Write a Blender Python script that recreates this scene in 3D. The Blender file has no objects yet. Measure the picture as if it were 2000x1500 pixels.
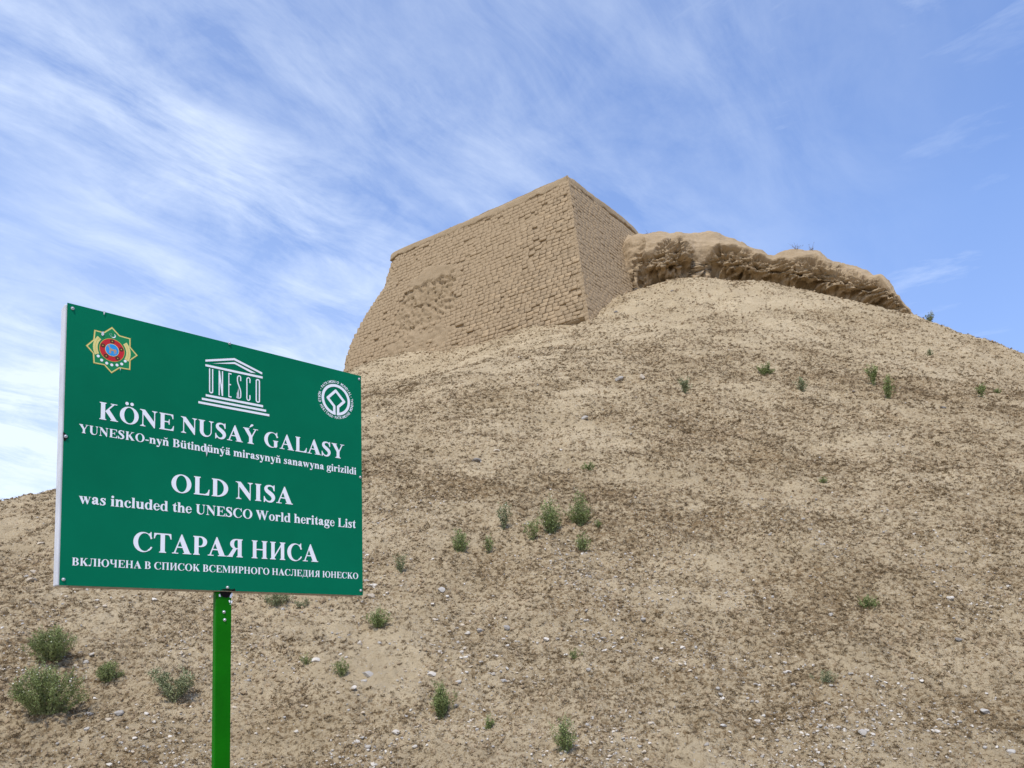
import bpy, math, random
import numpy as np
from mathutils import Vector, Matrix
SC = bpy.context.scene
COL = SC.collection
rng = np.random.default_rng(7); random.seed(7)

# ---------------------------------------------------------------- camera (eye 1.6 m above the foot path)
EYE = np.array([0.0, 0.0, 1.6])
PITCH, ROLL, FPX, PX, PY = 0.0940, -0.0266, 1500.0, 1000.0, 1133.19     # photo pixels (2000 x 1500)
FWD = np.array([0, math.cos(PITCH), math.sin(PITCH)])
_up = np.array([0, -math.sin(PITCH), math.cos(PITCH)]); _rt = np.array([1.0, 0, 0])
RT = math.cos(ROLL)*_rt+math.sin(ROLL)*_up; UP = -math.sin(ROLL)*_rt+math.cos(ROLL)*_up
cd = bpy.data.cameras.new('camera'); cam = bpy.data.objects.new('camera', cd); COL.objects.link(cam)
M = Matrix.Identity(4)
for i in range(3):
    M[i][0], M[i][1], M[i][2], M[i][3] = RT[i], UP[i], -FWD[i], EYE[i]
cam.matrix_world = M
cd.sensor_fit = 'HORIZONTAL'; cd.sensor_width = 36.0; cd.lens = FPX/2000*36.0
cd.shift_x = 0.0; cd.shift_y = (PY-750)/2000
cd.clip_start = 0.05; cd.clip_end = 3000
SC.camera = cam

# ---------------------------------------------------------------- daylight: thin high cloud, sun high on the left
SUN_EL, SUN_AZ = math.radians(62), math.radians(-166)       # azimuth from +Y, clockwise
SUN = Vector((math.sin(SUN_AZ)*math.cos(SUN_EL), math.cos(SUN_AZ)*math.cos(SUN_EL), math.sin(SUN_EL)))
ld_ = bpy.data.lights.new('sun', 'SUN'); ld_.energy = 2.7; ld_.angle = math.radians(2.5); ld_.color = (1.0, 0.955, 0.88)
sun = bpy.data.objects.new('sun', ld_); COL.objects.link(sun)
sun.rotation_euler = (-SUN).to_track_quat('-Z', 'Y').to_euler(); sun.location = (-20, -25, 40)
W = bpy.data.worlds.new('World'); SC.world = W; W.use_nodes = True
nt = W.node_tree; nt.nodes.clear()
def N(nt, t, **k):
    n = nt.nodes.new(t)
    for a, b in k.items(): setattr(n, a, b)
    return n
def ramp(nt, src, stops, interp='LINEAR'):
    r = N(nt, 'ShaderNodeValToRGB'); r.color_ramp.interpolation = interp
    els = r.color_ramp.elements
    while len(els) > 1: els.remove(els[-1])
    els[0].position = stops[0][0]; els[0].color = tuple(stops[0][1])+(1,) if isinstance(stops[0][1], tuple) else (stops[0][1],)*3+(1,)
    for p, c in stops[1:]:
        e = els.new(p); e.color = tuple(c)+(1,) if isinstance(c, tuple) else (c,)*3+(1,)
    nt.links.new(src, r.inputs[0]); return r.outputs[0]
def mth(nt, op, a, b=None, c=None, clamp=False):
    m = N(nt, 'ShaderNodeMath', operation=op, use_clamp=clamp)
    for i, v in enumerate((a, b, c)):
        if v is None: continue
        if isinstance(v, (int, float)): m.inputs[i].default_value = v
        else: nt.links.new(v, m.inputs[i])
    return m.outputs[0]
def mixc(nt, f, a, b, blend='MIX'):
    m = N(nt, 'ShaderNodeMix', data_type='RGBA', blend_type=blend)
    for s, v in ((m.inputs[0], f), (m.inputs[6], a), (m.inputs[7], b)):
        if isinstance(v, (int, float)): s.default_value = v
        elif isinstance(v, tuple): s.default_value = v+(1,)
        else: nt.links.new(v, s)
    return m.outputs[2]
def noise(nt, vec, scale, detail=4, rough=.55, dist=0.0, dims='3D'):
    n = N(nt, 'ShaderNodeTexNoise', noise_dimensions=dims)
    n.inputs['Scale'].default_value = scale; n.inputs['Detail'].default_value = detail
    n.inputs['Roughness'].default_value = rough; n.inputs['Distortion'].default_value = dist
    if vec is not None: nt.links.new(vec, n.inputs['Vector'])
    return n.outputs[0]
def mapping(nt, vec, scale=(1, 1, 1), rot=(0, 0, 0), loc=(0, 0, 0)):
    m = N(nt, 'ShaderNodeMapping'); m.inputs['Scale'].default_value = scale; m.inputs['Rotation'].default_value = rot; m.inputs['Location'].default_value = loc
    nt.links.new(vec, m.inputs['Vector']); return m.outputs[0]
sky = N(nt, 'ShaderNodeTexSky', sky_type='NISHITA', sun_disc=False, sun_elevation=SUN_EL, sun_rotation=SUN_AZ, altitude=300, air_density=1.0, dust_density=0.6, ozone_density=2.0)
tc = N(nt, 'ShaderNodeTexCoord'); sep = N(nt, 'ShaderNodeSeparateXYZ'); nt.links.new(tc.outputs['Generated'], sep.inputs[0])
den = mth(nt, 'ADD', mth(nt, 'MAXIMUM', sep.outputs[2], 0.0), 0.16)
cx = mth(nt, 'DIVIDE', sep.outputs[0], den); cy = mth(nt, 'DIVIDE', sep.outputs[1], den)
comb = N(nt, 'ShaderNodeCombineXYZ'); nt.links.new(cx, comb.inputs[0]); nt.links.new(cy, comb.inputs[1]); P0 = comb.outputs[0]
warp = N(nt, 'ShaderNodeTexNoise'); warp.inputs['Scale'].default_value = 1.1; warp.inputs['Detail'].default_value = 3; nt.links.new(P0, warp.inputs['Vector'])
wv = N(nt, 'ShaderNodeVectorMath', operation='MULTIPLY_ADD'); nt.links.new(warp.outputs['Color'], wv.inputs[0]); wv.inputs[1].default_value = (.26, .26, 0); nt.links.new(P0, wv.inputs[2])
ang = math.radians(51)
st = mapping(nt, mapping(nt, wv.outputs[0], rot=(0, 0, -ang)), scale=(.95, 2.7, 1), loc=(3.1, 1.3, 0))
fib = mth(nt, 'ADD', mth(nt, 'MULTIPLY', noise(nt, st, 2.6, 12, .66, .35), .66), mth(nt, 'MULTIPLY', noise(nt, wv.outputs[0], 4.6, 10, .62, .6), .34))   # feathered fibres of cirrus
st2 = mapping(nt, mapping(nt, wv.outputs[0], rot=(0, 0, -ang)), scale=(.7, 1.5, 1), loc=(1.1, 4.3, 0))
band = noise(nt, st2, 1.15, 4, .5, .1)                     # broad bands
fibm = mth(nt, 'MULTIPLY', mth(nt, 'SUBTRACT', fib, .40), 4.4, clamp=True)
bandm = mth(nt, 'MULTIPLY', mth(nt, 'SUBTRACT', band, .34), 3.2, clamp=True)
A = mth(nt, 'MULTIPLY_ADD', sep.outputs[0], -1.05, .52, clamp=True)     # the veil lies over the west
cl = mth(nt, 'MULTIPLY', A, mth(nt, 'MULTIPLY_ADD', mth(nt, 'MULTIPLY', fibm, mth(nt, 'MULTIPLY_ADD', bandm, .75, .25)), .88, .10))
lowv = mth(nt, 'MULTIPLY', mth(nt, 'MULTIPLY', mth(nt, 'SUBTRACT', .50, sep.outputs[2], clamp=True), 1.3), mth(nt, 'MULTIPLY_ADD', A, .75, .25))
cl = mth(nt, 'ADD', cl, mth(nt, 'ADD', lowv, .03))
wisp = mapping(nt, mapping(nt, wv.outputs[0], rot=(0, 0, math.radians(35))), scale=(1.3, 3.6, 1), loc=(9.4, 5.2, 0))
w2 = mth(nt, 'MULTIPLY', mth(nt, 'SUBTRACT', noise(nt, wisp, 2.6, 10, .64, .25), .47), 3.2, clamp=True)
gate = mth(nt, 'MULTIPLY', mth(nt, 'SUBTRACT', noise(nt, mapping(nt, P0, loc=(5.3, 8.4, 0)), 1.9, 2, .5), .40), 6.0, clamp=True)
cl = mth(nt, 'MAXIMUM', cl, mth(nt, 'MULTIPLY', mth(nt, 'MULTIPLY', w2, gate), .42))
cl = mth(nt, 'MINIMUM', cl, .80)
skyc = mixc(nt, 1.0, sky.outputs[0], (1.12, 1.21, 1.45), 'MULTIPLY')
skyc = mixc(nt, 1.0, skyc, ramp(nt, sep.outputs[2], [(0.0, (.50, .52, .62)), (.22, (.74, .76, .82)), (.45, (1.0, 1.0, 1.0))]), 'MULTIPLY')   # sky colour dimmed towards the horizon to hold its glare down
skyc = mixc(nt, cl, skyc, (5.6, 6.2, 7.0))
bg = N(nt, 'ShaderNodeBackground'); nt.links.new(skyc, bg.inputs[0]); bg.inputs[1].default_value = 0.14
wo = N(nt, 'ShaderNodeOutputWorld'); nt.links.new(bg.outputs[0], wo.inputs[0])
vs = SC.view_settings; vs.view_transform = 'Standard'; vs.look = 'None'; vs.exposure = 0.38; vs.gamma = 1.0; vs.use_curve_mapping = False

# ---------------------------------------------------------------- helpers
def ray(u, v): return FWD+RT*((u-PX)/FPX)-UP*((v-PY)/FPX)
def at(u, v, y):                                # the point seen at photo pixel (u, v) at distance y, relative to the eye
    d = ray(u, v); return tuple(d*(y/d[1]))
def tag(o, label=None, cat=None, group=None, kind=None):
    if label: o['label'] = label
    if cat: o['category'] = cat
    if group: o['group'] = group
    if kind: o['kind'] = kind
    return o
def empty(name, loc=(0, 0, 0)):
    o = bpy.data.objects.new(name, None); COL.objects.link(o); o.location = loc; o.empty_display_size = .2; return o
def link(name, me, parent=None):
    o = bpy.data.objects.new(name, me); COL.objects.link(o)
    if parent is not None: o.parent = parent
    return o
def mesh(name, verts, faces, mats=(), smooth=False, parent=None, obj=True):
    me = bpy.data.meshes.new(name); me.from_pydata([tuple(map(float, v)) for v in verts], [], faces)
    for m in (mats if isinstance(mats, (list, tuple)) else [mats]): me.materials.append(m)
    if smooth: me.shade_smooth()
    me.update()
    return link(name, me, parent) if obj else me
def gridmesh(name, P, mat, smooth=True, parent=None, attrs=None, obj=True):   # P: (rows, cols, 3) array
    r, c = P.shape[:2]; me = bpy.data.meshes.new(name)
    me.vertices.add(r*c); me.vertices.foreach_set('co', P.reshape(-1).astype(np.float32))
    i = (np.arange(r-1)[:, None]*c+np.arange(c-1)[None, :]).reshape(-1)
    q = np.stack([i, i+1, i+c+1, i+c], -1).astype(np.int32); nq = len(q)
    me.loops.add(nq*4); me.loops.foreach_set('vertex_index', q.reshape(-1))
    me.polygons.add(nq); me.polygons.foreach_set('loop_start', np.arange(0, nq*4, 4, dtype=np.int32))
    me.materials.append(mat); me.update(calc_edges=True); me.validate()
    if smooth: me.shade_smooth()
    else: me.shade_flat()
    for k, v in (attrs or {}).items():
        a = me.attributes.new(k, 'FLOAT', 'POINT'); a.data.foreach_set('value', v.reshape(-1).astype(np.float32))
    return link(name, me, parent) if obj else me
# gradient noise in numpy
_pt = rng.permutation(4096); _gr = rng.normal(size=(4096, 3)); _gr /= np.linalg.norm(_gr, axis=1)[:, None]
def pn(x, y, z=0.0):
    x, y, z = np.broadcast_arrays(np.asarray(x, float), y, z)
    xi, yi, zi = (np.floor(q).astype(np.int64) for q in (x, y, z)); fx, fy, fz = x-xi, y-yi, z-zi
    s = lambda t: t*t*t*(t*(t*6-15)+10)
    sx, sy, sz = s(fx), s(fy), s(fz); out = 0
    for a in (0, 1):
        for b in (0, 1):
            for c in (0, 1):
                h = _pt[(_pt[(_pt[(xi+a) & 4095]+yi+b) & 4095]+zi+c) & 4095]; g = _gr[h]
                d = g[..., 0]*(fx-a)+g[..., 1]*(fy-b)+g[..., 2]*(fz-c)
                out = out+d*(sx if a else 1-sx)*(sy if b else 1-sy)*(sz if c else 1-sz)
    return out*1.5
def fbm(x, y, z=0.0, o=4, g=.5):
    s = 0; a = 1.0; f = 1.0
    for k in range(o): s = s+a*pn(x*f+k*17.3, y*f-k*9.1, z*f+k*5.7); a *= g; f *= 2.03
    return s
def sstep(a, b, x): t = np.clip((x-a)/(b-a), 0, 1); return t*t*(3-2*t)
# materials
def mat(name, rough=.9, spec=.2):
    m = bpy.data.materials.new(name); m.use_nodes = True; nt = m.node_tree; b = nt.nodes['Principled BSDF']
    b.inputs['Roughness'].default_value = rough; b.inputs['Specular IOR Level'].default_value = spec
    return m, nt, b
def bump(nt, b, h, dist, strength=1.0):
    bp = N(nt, 'ShaderNodeBump'); bp.inputs['Distance'].default_value = dist; bp.inputs['Strength'].default_value = strength
    nt.links.new(h, bp.inputs['Height']); nt.links.new(bp.outputs[0], b.inputs['Normal'])
def pos(nt): return N(nt, 'ShaderNodeNewGeometry').outputs['Position']
def plain(name, col, rough=.6, spec=.3, var=.12, scale=30.0, metal=0.0):
    m, nt, b = mat(name, rough, spec)
    n = noise(nt, pos(nt), scale, 4, .6)
    d = tuple(max(0, c*(1-var)) for c in col); l = tuple(min(1, c*(1+var)) for c in col)
    nt.links.new(ramp(nt, n, [(.3, d), (.7, l)]), b.inputs['Base Color']); b.inputs['Metallic'].default_value = metal
    return m

# ---------------------------------------------------------------- materials of the place
def soil_material(name, tintA, tintB, dark, flecks=True):
    m, nt, b = mat(name, .96, .1); p = pos(nt)
    big = noise(nt, p, .55, 5, .6, .4); mid = noise(nt, p, 4.5, 5, .65)
    base = mixc(nt, ramp(nt, mid, [(.35, 0.0), (.66, 1.0)]), tintA, tintB)
    base = mixc(nt, ramp(nt, big, [(.40, 0.0), (.62, .5)]), base, (tintB[0]*.92, tintB[1]*.90, tintB[2]*.86))
    band = noise(nt, mapping(nt, p, scale=(.5, .5, 3.4)), 1.5, 5, .62, .5)
    base = mixc(nt, ramp(nt, band, [(.50, 0.0), (.68, .42)]), base, (tintA[0]*1.12, tintA[1]*1.12, tintA[2]*1.12))
    if flecks:
        at_ = N(nt, 'ShaderNodeAttribute', attribute_name='moss'); ms = at_.outputs['Fac']
        f1 = noise(nt, p, 25, 6, .74, .8); f2 = noise(nt, p, 60, 4, .7)
        thr = mth(nt, 'MULTIPLY_ADD', ms, .24, .375)
        k = mth(nt, 'MULTIPLY', mth(nt, 'SUBTRACT', thr, mth(nt, 'MULTIPLY_ADD', f2, .28, mth(nt, 'MULTIPLY', f1, .72))), 11.0, clamp=True)
        brn = mixc(nt, noise(nt, p, 2.2, 3, .5), dark, (dark[0]*1.5, dark[1]*1.35, dark[2]*1.25))
        base = mixc(nt, mth(nt, 'MULTIPLY', k, .92), base, brn)
        v = N(nt, 'ShaderNodeTexVoronoi'); v.inputs['Scale'].default_value = 48; nt.links.new(p, v.inputs['Vector'])
        sp = N(nt, 'ShaderNodeSeparateColor'); nt.links.new(v.outputs['Color'], sp.inputs[0])
        g = mth(nt, 'MULTIPLY', mth(nt, 'LESS_THAN', v.outputs['Distance'], .26), mth(nt, 'GREATER_THAN', sp.outputs[0], .86))
        base = mixc(nt, mth(nt, 'MULTIPLY', g, .75), base, (.50, .46, .39))
    nt.links.new(base, b.inputs['Base Color'])
    h = mth(nt, 'ADD', mth(nt, 'MULTIPLY', noise(nt, p, 26, 7, .72), 1.0), mth(nt, 'MULTIPLY', noise(nt, p, 110, 4, .7), .30))
    bump(nt, b, h, .045 if flecks else .02, .9)
    return m
MAT = {}
MAT['soil'] = soil_material('slope soil', (.555, .442, .278), (.43, .335, .205), (.165, .115, .058))
MAT['mud'] = soil_material('mud plaster', (.360, .268, .165), (.308, .228, .137), None, False)
MAT['ridge'] = soil_material('weathered mud', (.425, .320, .200), (.325, .238, .142), None, False)
m, nt_, b = mat('mud brick', .95, .1); p = pos(nt_)
oi = N(nt_, 'ShaderNodeObjectInfo')
c = mixc(nt_, noise(nt_, p, 3.0, 5, .65), (.325, .240, .146), (.405, .306, .190))
c = mixc(nt_, 1.0, c, ramp(nt_, oi.outputs['Random'], [(0, (.86, .85, .84)), (1, (1.10, 1.08, 1.05))]), 'MULTIPLY')
nt_.links.new(c, b.inputs['Base Color']); bump(nt_, b, noise(nt_, p, 30, 6, .7), .02, .8); MAT['brick'] = m

# ---------------------------------------------------------------- the slope: a smooth surface through measured points
# control points of the slope: (photo column, photo row, distance) seen from the standpoint, then plain world points
def plane(u, y, dz=0.0):            # a point of the even slope under column u at distance y
    z = -0.66+.655*(y-4.6); r = ray(u, 1000.0); return (r[0]/r[1]*y, y, z+dz)
CTRL = [at(1150, 628, 18), at(1000, 652, 19.3), at(900, 680, 20.3), at(690, 738, 23.3), at(1235, 568, 19.9),
        at(1300, 548, 20.3), at(1362, 541, 20.4), at(1420, 546, 20.2), at(1500, 552, 19.9), at(1600, 576, 19.4), at(1700, 599, 19.0), at(1785, 618, 18.2), at(1400, 603, 17.5), at(1500, 615, 17.0), at(1600, 632, 16.6), at(1700, 652, 16.2), at(1800, 672, 15.8), at(1900, 705, 15.0), at(2000, 745, 14.3),
        at(1900, 656, 17.3), at(2000, 692, 16.6), at(2150, 750, 16.6), at(2400, 850, 15.5),
        at(105, 957, 11.0), at(0, 978, 11.0), at(300, 872, 12.6), at(500, 796, 15.0), at(620, 757, 18.5), at(800, 736, 18.5), at(700, 772, 16.0), at(900, 714, 17.5), at(500, 850, 12.3), at(1000, 692, 16.2), at(-200, 1000, 11.0), at(-500,1050,11.0)]
for u in (150, 500, 1000, 1500, 2000, 2500): CTRL.append(at(u, 1500, 4.6))
CTRL += [at(-400, 1500, 4.5), at(2900, 1500, 4.8)]
CTRL += [plane(1000, 7), plane(1000, 10), plane(1000, 14, .0), plane(1500, 7), plane(1500, 10), plane(1450, 14, .05), plane(2000, 7, -.05), plane(2000, 10, -.1), 
         plane(500, 7, -.03), plane(500, 10, -.12), plane(0, 7, -.15), plane(2400, 10, -.4)]
# behind the crest the ground falls away
CTRL += [(-9, 14, 1.2), (-16, 14, 0.6), (-7, 18, 3.8), (-9, 24, 4.5), (-3, 29, 6.6), (2, 27, 8.2), (7, 26, 8.6), (11, 24, 7.4), (14, 21, 5.6), (18, 19, 4.0), (17, 12, 1.4), (-14, 8, -.4), (0, 34, 5.5), (-14, 30, 2), (18, 30, 3), (12, 36, 3), (-20,20,.2), (24,16,1.5)]
CTRL += [(x, y, -1.45+.02*abs(x)*0) for x in (-6, -3, 0, 3, 6) for y in (2.9,)] + [(x, 1.0, -1.6) for x in (-8, -4, 0, 4, 8)] + [(x, -2.0, -1.62) for x in (-8, 0, 8)]

CP = np.array(CTRL)
def _K(r2): return np.where(r2 > 1e-12, .5*r2*np.log(np.maximum(r2, 1e-12)), 0)
_n = len(CP); _A = np.zeros((_n+3, _n+3)); _A[:_n, :_n] = _K(((CP[:, None, :2]-CP[None, :, :2])**2).sum(-1))+np.eye(_n)*.02
_A[:_n, _n] = 1; _A[:_n, _n+1:] = CP[:, :2]; _A[_n:, :_n] = _A[:_n, _n:].T
_w = np.linalg.solve(_A, np.r_[CP[:, 2], 0, 0, 0])
def ground0(x, y):                     # smooth height above the path (the eye is at 1.6)
    x = np.asarray(x, float); y = np.asarray(y, float)
    r = np.hypot(x, y-10); lim = 27.0; k = np.where(r > lim, lim/np.maximum(r, 1e-9), 1.0)
    xx = x*k; yy = 10+(y-10)*k
    z = _w[_n]+_w[_n+1]*xx+_w[_n+2]*yy
    for i in range(_n): z = z+_w[i]*_K((xx-CP[i, 0])**2+(yy-CP[i, 1])**2)
    z = z+1.6
    plain_ = -0.02+.25*pn(x*.03, y*.03, 3.3)
    return z+(plain_-z)*sstep(22, 44, r)
def relief(x, y, z):
    n1 = fbm(x*.8, y*.8, z*.8, 3, .55)*.055
    n2 = fbm(x*3.1+5, y*3.1, z*3.1, 3, .55)*.030
    n3 = fbm(x*10+9, y*10, z*10, 3, .6)*.021
    n4 = fbm(x*27+3, y*27, z*27+4, 2, .6)*.010
    rill = -np.abs(pn(x*.9+2+.4*pn(x*.7, y*.7, 3), y*.22, 7.1))*.09
    led = fbm(x*.9, y*2.0, z*5.0, 3, .6)*.034
    return n1+n2+n3+n4+rill+led
def ground(x, y):
    z = ground0(x, y); return z+relief(x, y, z)
def moss(x, y):
    z = 0
    n = fbm(x*.5+3, y*.62+1, 1.7, 4, .6)*.75+fbm(x*2.2, y*2.6, 5.5, 3, .6)*.45
    d = np.hypot(x*.55, y)
    zz = ground0(x, y); n = n+.38*fbm(x*.45, y*.3, zz*2.6, 4, .6)
    lvl = .59-.10*sstep(11.5, 19.0, d)+.10*sstep(2, 8, x)*(1-sstep(14, 17, d))
    return np.clip(lvl+n*.25, 0, 1)
NA, NR = 800, 690
a_in = np.linspace(math.radians(-42), math.radians(42), NA-60)
a_l = np.linspace(math.radians(-180), math.radians(-42), 31)[:-1]; a_r = np.linspace(math.radians(42), math.radians(180), 31)[1:]
AZ = np.r_[a_l, a_in, a_r]
RR = np.r_[[.05, .6, 1.2, 1.8], np.geomspace(2.3, 24, NR), np.geomspace(24.6, 60, 30), np.geomspace(70, 1500, 14)]
gx = RR[:, None]*np.sin(AZ)[None]; gy = RR[:, None]*np.cos(AZ)[None]
gz = ground(gx, gy)
gro = gridmesh('ground', np.stack([gx, gy, gz], -1), MAT['soil'], attrs={'moss': moss(gx, gy)})
tag(gro, kind='structure')
def hit(u, v, lift=0.0):               # where the line of sight through a photo pixel meets the slope
    d = ray(u, v); d = d/d[1]; ys = np.geomspace(2.2, 30, 900)
    P = EYE[None]+d[None]*ys[:, None]; g = ground0(P[:, 0], P[:, 1])
    k = np.argmax(P[:, 2] < g)
    if k == 0: k = int(np.argmin(P[:, 2]-g))
    x, y = P[k, 0], P[k, 1]
    return np.array([x, y, float(ground(x, y))+lift])
# a lower tan mound beyond the left shoulder
th = np.linspace(0, 2*np.pi, 60); rr = np.linspace(1, 0, 16)
c0 = np.array(at(-20, 975, 17.5))+EYE
mp = np.zeros((16, 60, 3))
for i, r in enumerate(rr):
    X = c0[0]-.6+np.cos(th)*3.4*r; Y = c0[1]+2+np.sin(th)*4*r
    mp[i] = np.stack([X, Y, c0[2]-4.2*r**2.2+.12*fbm(X, Y, 2.2, 3)+.06], -1)
tag(gridmesh('distant_mound', mp, MAT['ridge']), kind='structure')

# ---------------------------------------------------------------- the mud-brick tower wall
Cb = np.array(at(1150, 622, 18.0))
kt = (Cb[0]+.1405*Cb[1])/(.1392+.1405*1.5304); Tp = kt*np.array([.1392, 1.5304, 1.0])
UPV = Tp-Cb                                                 # the battered corner, base to top
dL = np.array([math.sin(math.radians(-54.3)), math.cos(math.radians(-54.3)), 0]); dR = np.array([math.sin(math.radians(38.6)), math.cos(math.radians(38.6)), 0])
Cb = Cb+EYE; Tp = Tp+EYE
def frame(d, flip):
    u = UPV-d*UPV.dot(d); L = np.linalg.norm(u); u = u/L; n = np.cross(d, u)
    if n[1] > 0: n = -n
    return u, n, L
FR = {'L': (dL,)+frame(dL, 0), 'R': (dR,)+frame(dR, 0)}
def st_of(face, u, v):                                      # pixel -> (distance along the face, fraction of height)
    d, uu, n, L = FR[face]; r = ray(u, v); k = (Cb-EYE).dot(n)/r.dot(n); P = r*k-(Cb-EYE)
    t = P.dot(uu)/L; return P.dot(d)-t*UPV.dot(d), t
edge = sorted([st_of('L', u, v)[::-1] for u, v in ((768, 491), (756, 515), (744, 560), (722, 590), (700, 625), (682, 660), (669, 700), (663, 735))])
eT = np.array([e[0] for e in edge]); eS = np.array([e[1] for e in edge])
def s_end(t): return np.interp(t, eT, eS, left=eS[0]+.1, right=eS[-1])
patch_px = [(785, 575), (822, 556), (884, 532), (893, 590), (862, 618), (812, 642), (776, 655), (772, 628)]
PT = np.array([st_of('L', *q) for q in patch_px])
smooth_px = [(792, 560), (835, 520), (888, 515), (905, 535), (884, 545), (830, 562)]
SM = np.array([st_of('L', *q) for q in smooth_px])
low_px = [(772, 655), (860, 625), (905, 640), (880, 668), (780, 700), (735, 690)]
LW = np.array([st_of('L', *q) for q in low_px])
def inpoly(P, x, y):
    r = np.zeros(np.shape(x), bool); n = len(P)
    for i in range(n):
        x1, y1 = P[i]; x2, y2 = P[i-1]
        r ^= ((y1 > y) != (y2 > y)) & (x < (x2-x1)*(y-y1)/(y2-y1+1e-12)+x1)
    return r
def wall_pt(face, s, t, off=0.0):
    d, u, n, L = FR[face]
    return Cb+np.multiply.outer(s, d)+np.multiply.outer(t, UPV)+np.multiply.outer(off, n)
tower = empty('mud_brick_tower', tuple(Cb-[0, 0, .3]))
tag(tower, 'corner tower of eroded mud bricks with a smooth plastered coping on top of the slope', 'ruin tower')
def rel(P): return P-np.array(tower.location)
# mud core behind the bricks
def core(face, s0, s1, t0=-.42, t1=1.0, step=.04):
    L = FR[face][3]; ns = int((s1-s0)/step); ntt = int((t1-t0)*L/step)
    T, A = np.meshgrid(np.linspace(t0, t1, ntt), np.linspace(0, 1, ns), indexing='ij')
    S = s0+A*(s1-s0)
    if face == 'L': S = A*(s_end(T)-.05)
    off = -.034+fbm(S*1.6, T*8, 1.0 if face == 'L' else 8.0, 4, .6)*.026+fbm(S*14, T*60, 4.0, 2)*.008
    if face == 'L':
        # the broken patch is sunk and rough, the smeared area above it stands flush
        inp = inpoly(PT, S+fbm(S*3, T*14, 2, 3)*.18, T+fbm(S*3, T*14, 12, 3)*.03)
        rough = -.05+fbm(S*5.0, T*40, 6, 5, .66)*.060-.18*sstep(.44, .54, pn(S*6.6+9, T*50, 3.3))
        off = np.where(inp, rough, off)
        sm = inpoly(SM, S+fbm(S*3, T*14, 22, 3)*.15, T)
        off = np.where(sm & ~inp, .004+fbm(S*7, T*30, 2, 3)*.012, off)
        lw = inpoly(LW, S+fbm(S*3, T*14, 32, 3)*.2, T+fbm(S*2, T*10, 42, 3)*.02)
        off = np.where(lw & ~inp, -.012+fbm(S*4, T*20, 9, 4, .6)*.034, off)
        off = off-.34*sstep(.004, -.012, T-(.010+.010*pn(S*2.2, 0, 4)-.030*sstep(1.6, 3.2, S)))*(1-sstep(3.0, 4.2, S))
        off = off-.35*sstep(.35, .0, s_end(T)-S)**2*.5
    P = wall_pt(face, S, T, off)
    return gridmesh('wall_core', rel(P), MAT['mud'], parent=tower)
core('L', 0, 10); core('R', 0.0, 5.4)
# bricks: eight shapes shared by all, flat worn faces with slightly rounded rims
def brick_shape(seed):
    r = np.random.default_rng(seed); xs = [-.5, -.44, 0, .44, .5]; ys = [-.5, -.40, .40, .5]; V = []; F = []
    tilt = r.normal()*.004
    for y in ys:
        for x in xs:
            ex, ey = abs(x) > .45, abs(y) > .45; cnr = ex and ey
            V.append((x*(1-.05*cnr)+r.normal()*.008, y*(1-.07*cnr)+r.normal()*.012, .002-.007*ex-.0055*ey-.006*cnr+r.normal()*.0018+tilt*y*2))
    for j in range(3):
        for i in range(4): a = j*5+i; F.append((a, a+1, a+6, a+5))
    ring = [0, 1, 2, 3, 4, 9, 14, 19, 18, 17, 16, 15, 10, 5]; b0 = len(V)
    for k in ring: V.append((V[k][0], V[k][1], -.10))
    for k in range(len(ring)):
        k2 = (k+1) % len(ring); F.append((ring[k], b0+k, b0+k2, ring[k2]))
    return V, F
SHAPES = [brick_shape(s) for s in range(8)]
BM = []
for V, F in SHAPES:
    me = mesh('brick', V, F, MAT['brick'], smooth=False, obj=False); me.shade_smooth(); BM.append(me)
ROWS = 43
bricks = []
for face in 'LR':
    d, uu, n, L = FR[face]; hrow = L/ROWS
    for r in range(-16, ROWS-2):
        t = (r+.5)/ROWS
        if face == 'L':
            s = -.005+(r % 2)*.095+.008*rng.normal(); smax = float(s_end(t))+.04*rng.normal()
            if r % 2: bricks.append(('L', .045, t, .085, hrow))
        else:
            s = -.005+((r+1) % 2)*.095; smax = 5.1
            if (r+1) % 2: bricks.append(('R', .045, t, .085, hrow))
        while s < smax:
            ln_ = .200*(1+.14*rng.normal()) if rng.random() > .10 else .11
            ln_ = max(.09, min(.26, ln_))
            if face == 'L' and s > 5.5: ln_ *= .86
            if s+ln_ > smax: ln_ = smax-s
            if ln_ > .07: bricks.append((face, s+ln_/2, t+.0007*rng.normal(), ln_-(.003 if rng.random() < .22 else rng.uniform(.008, .020)), hrow))
            s += ln_
out = []
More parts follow.
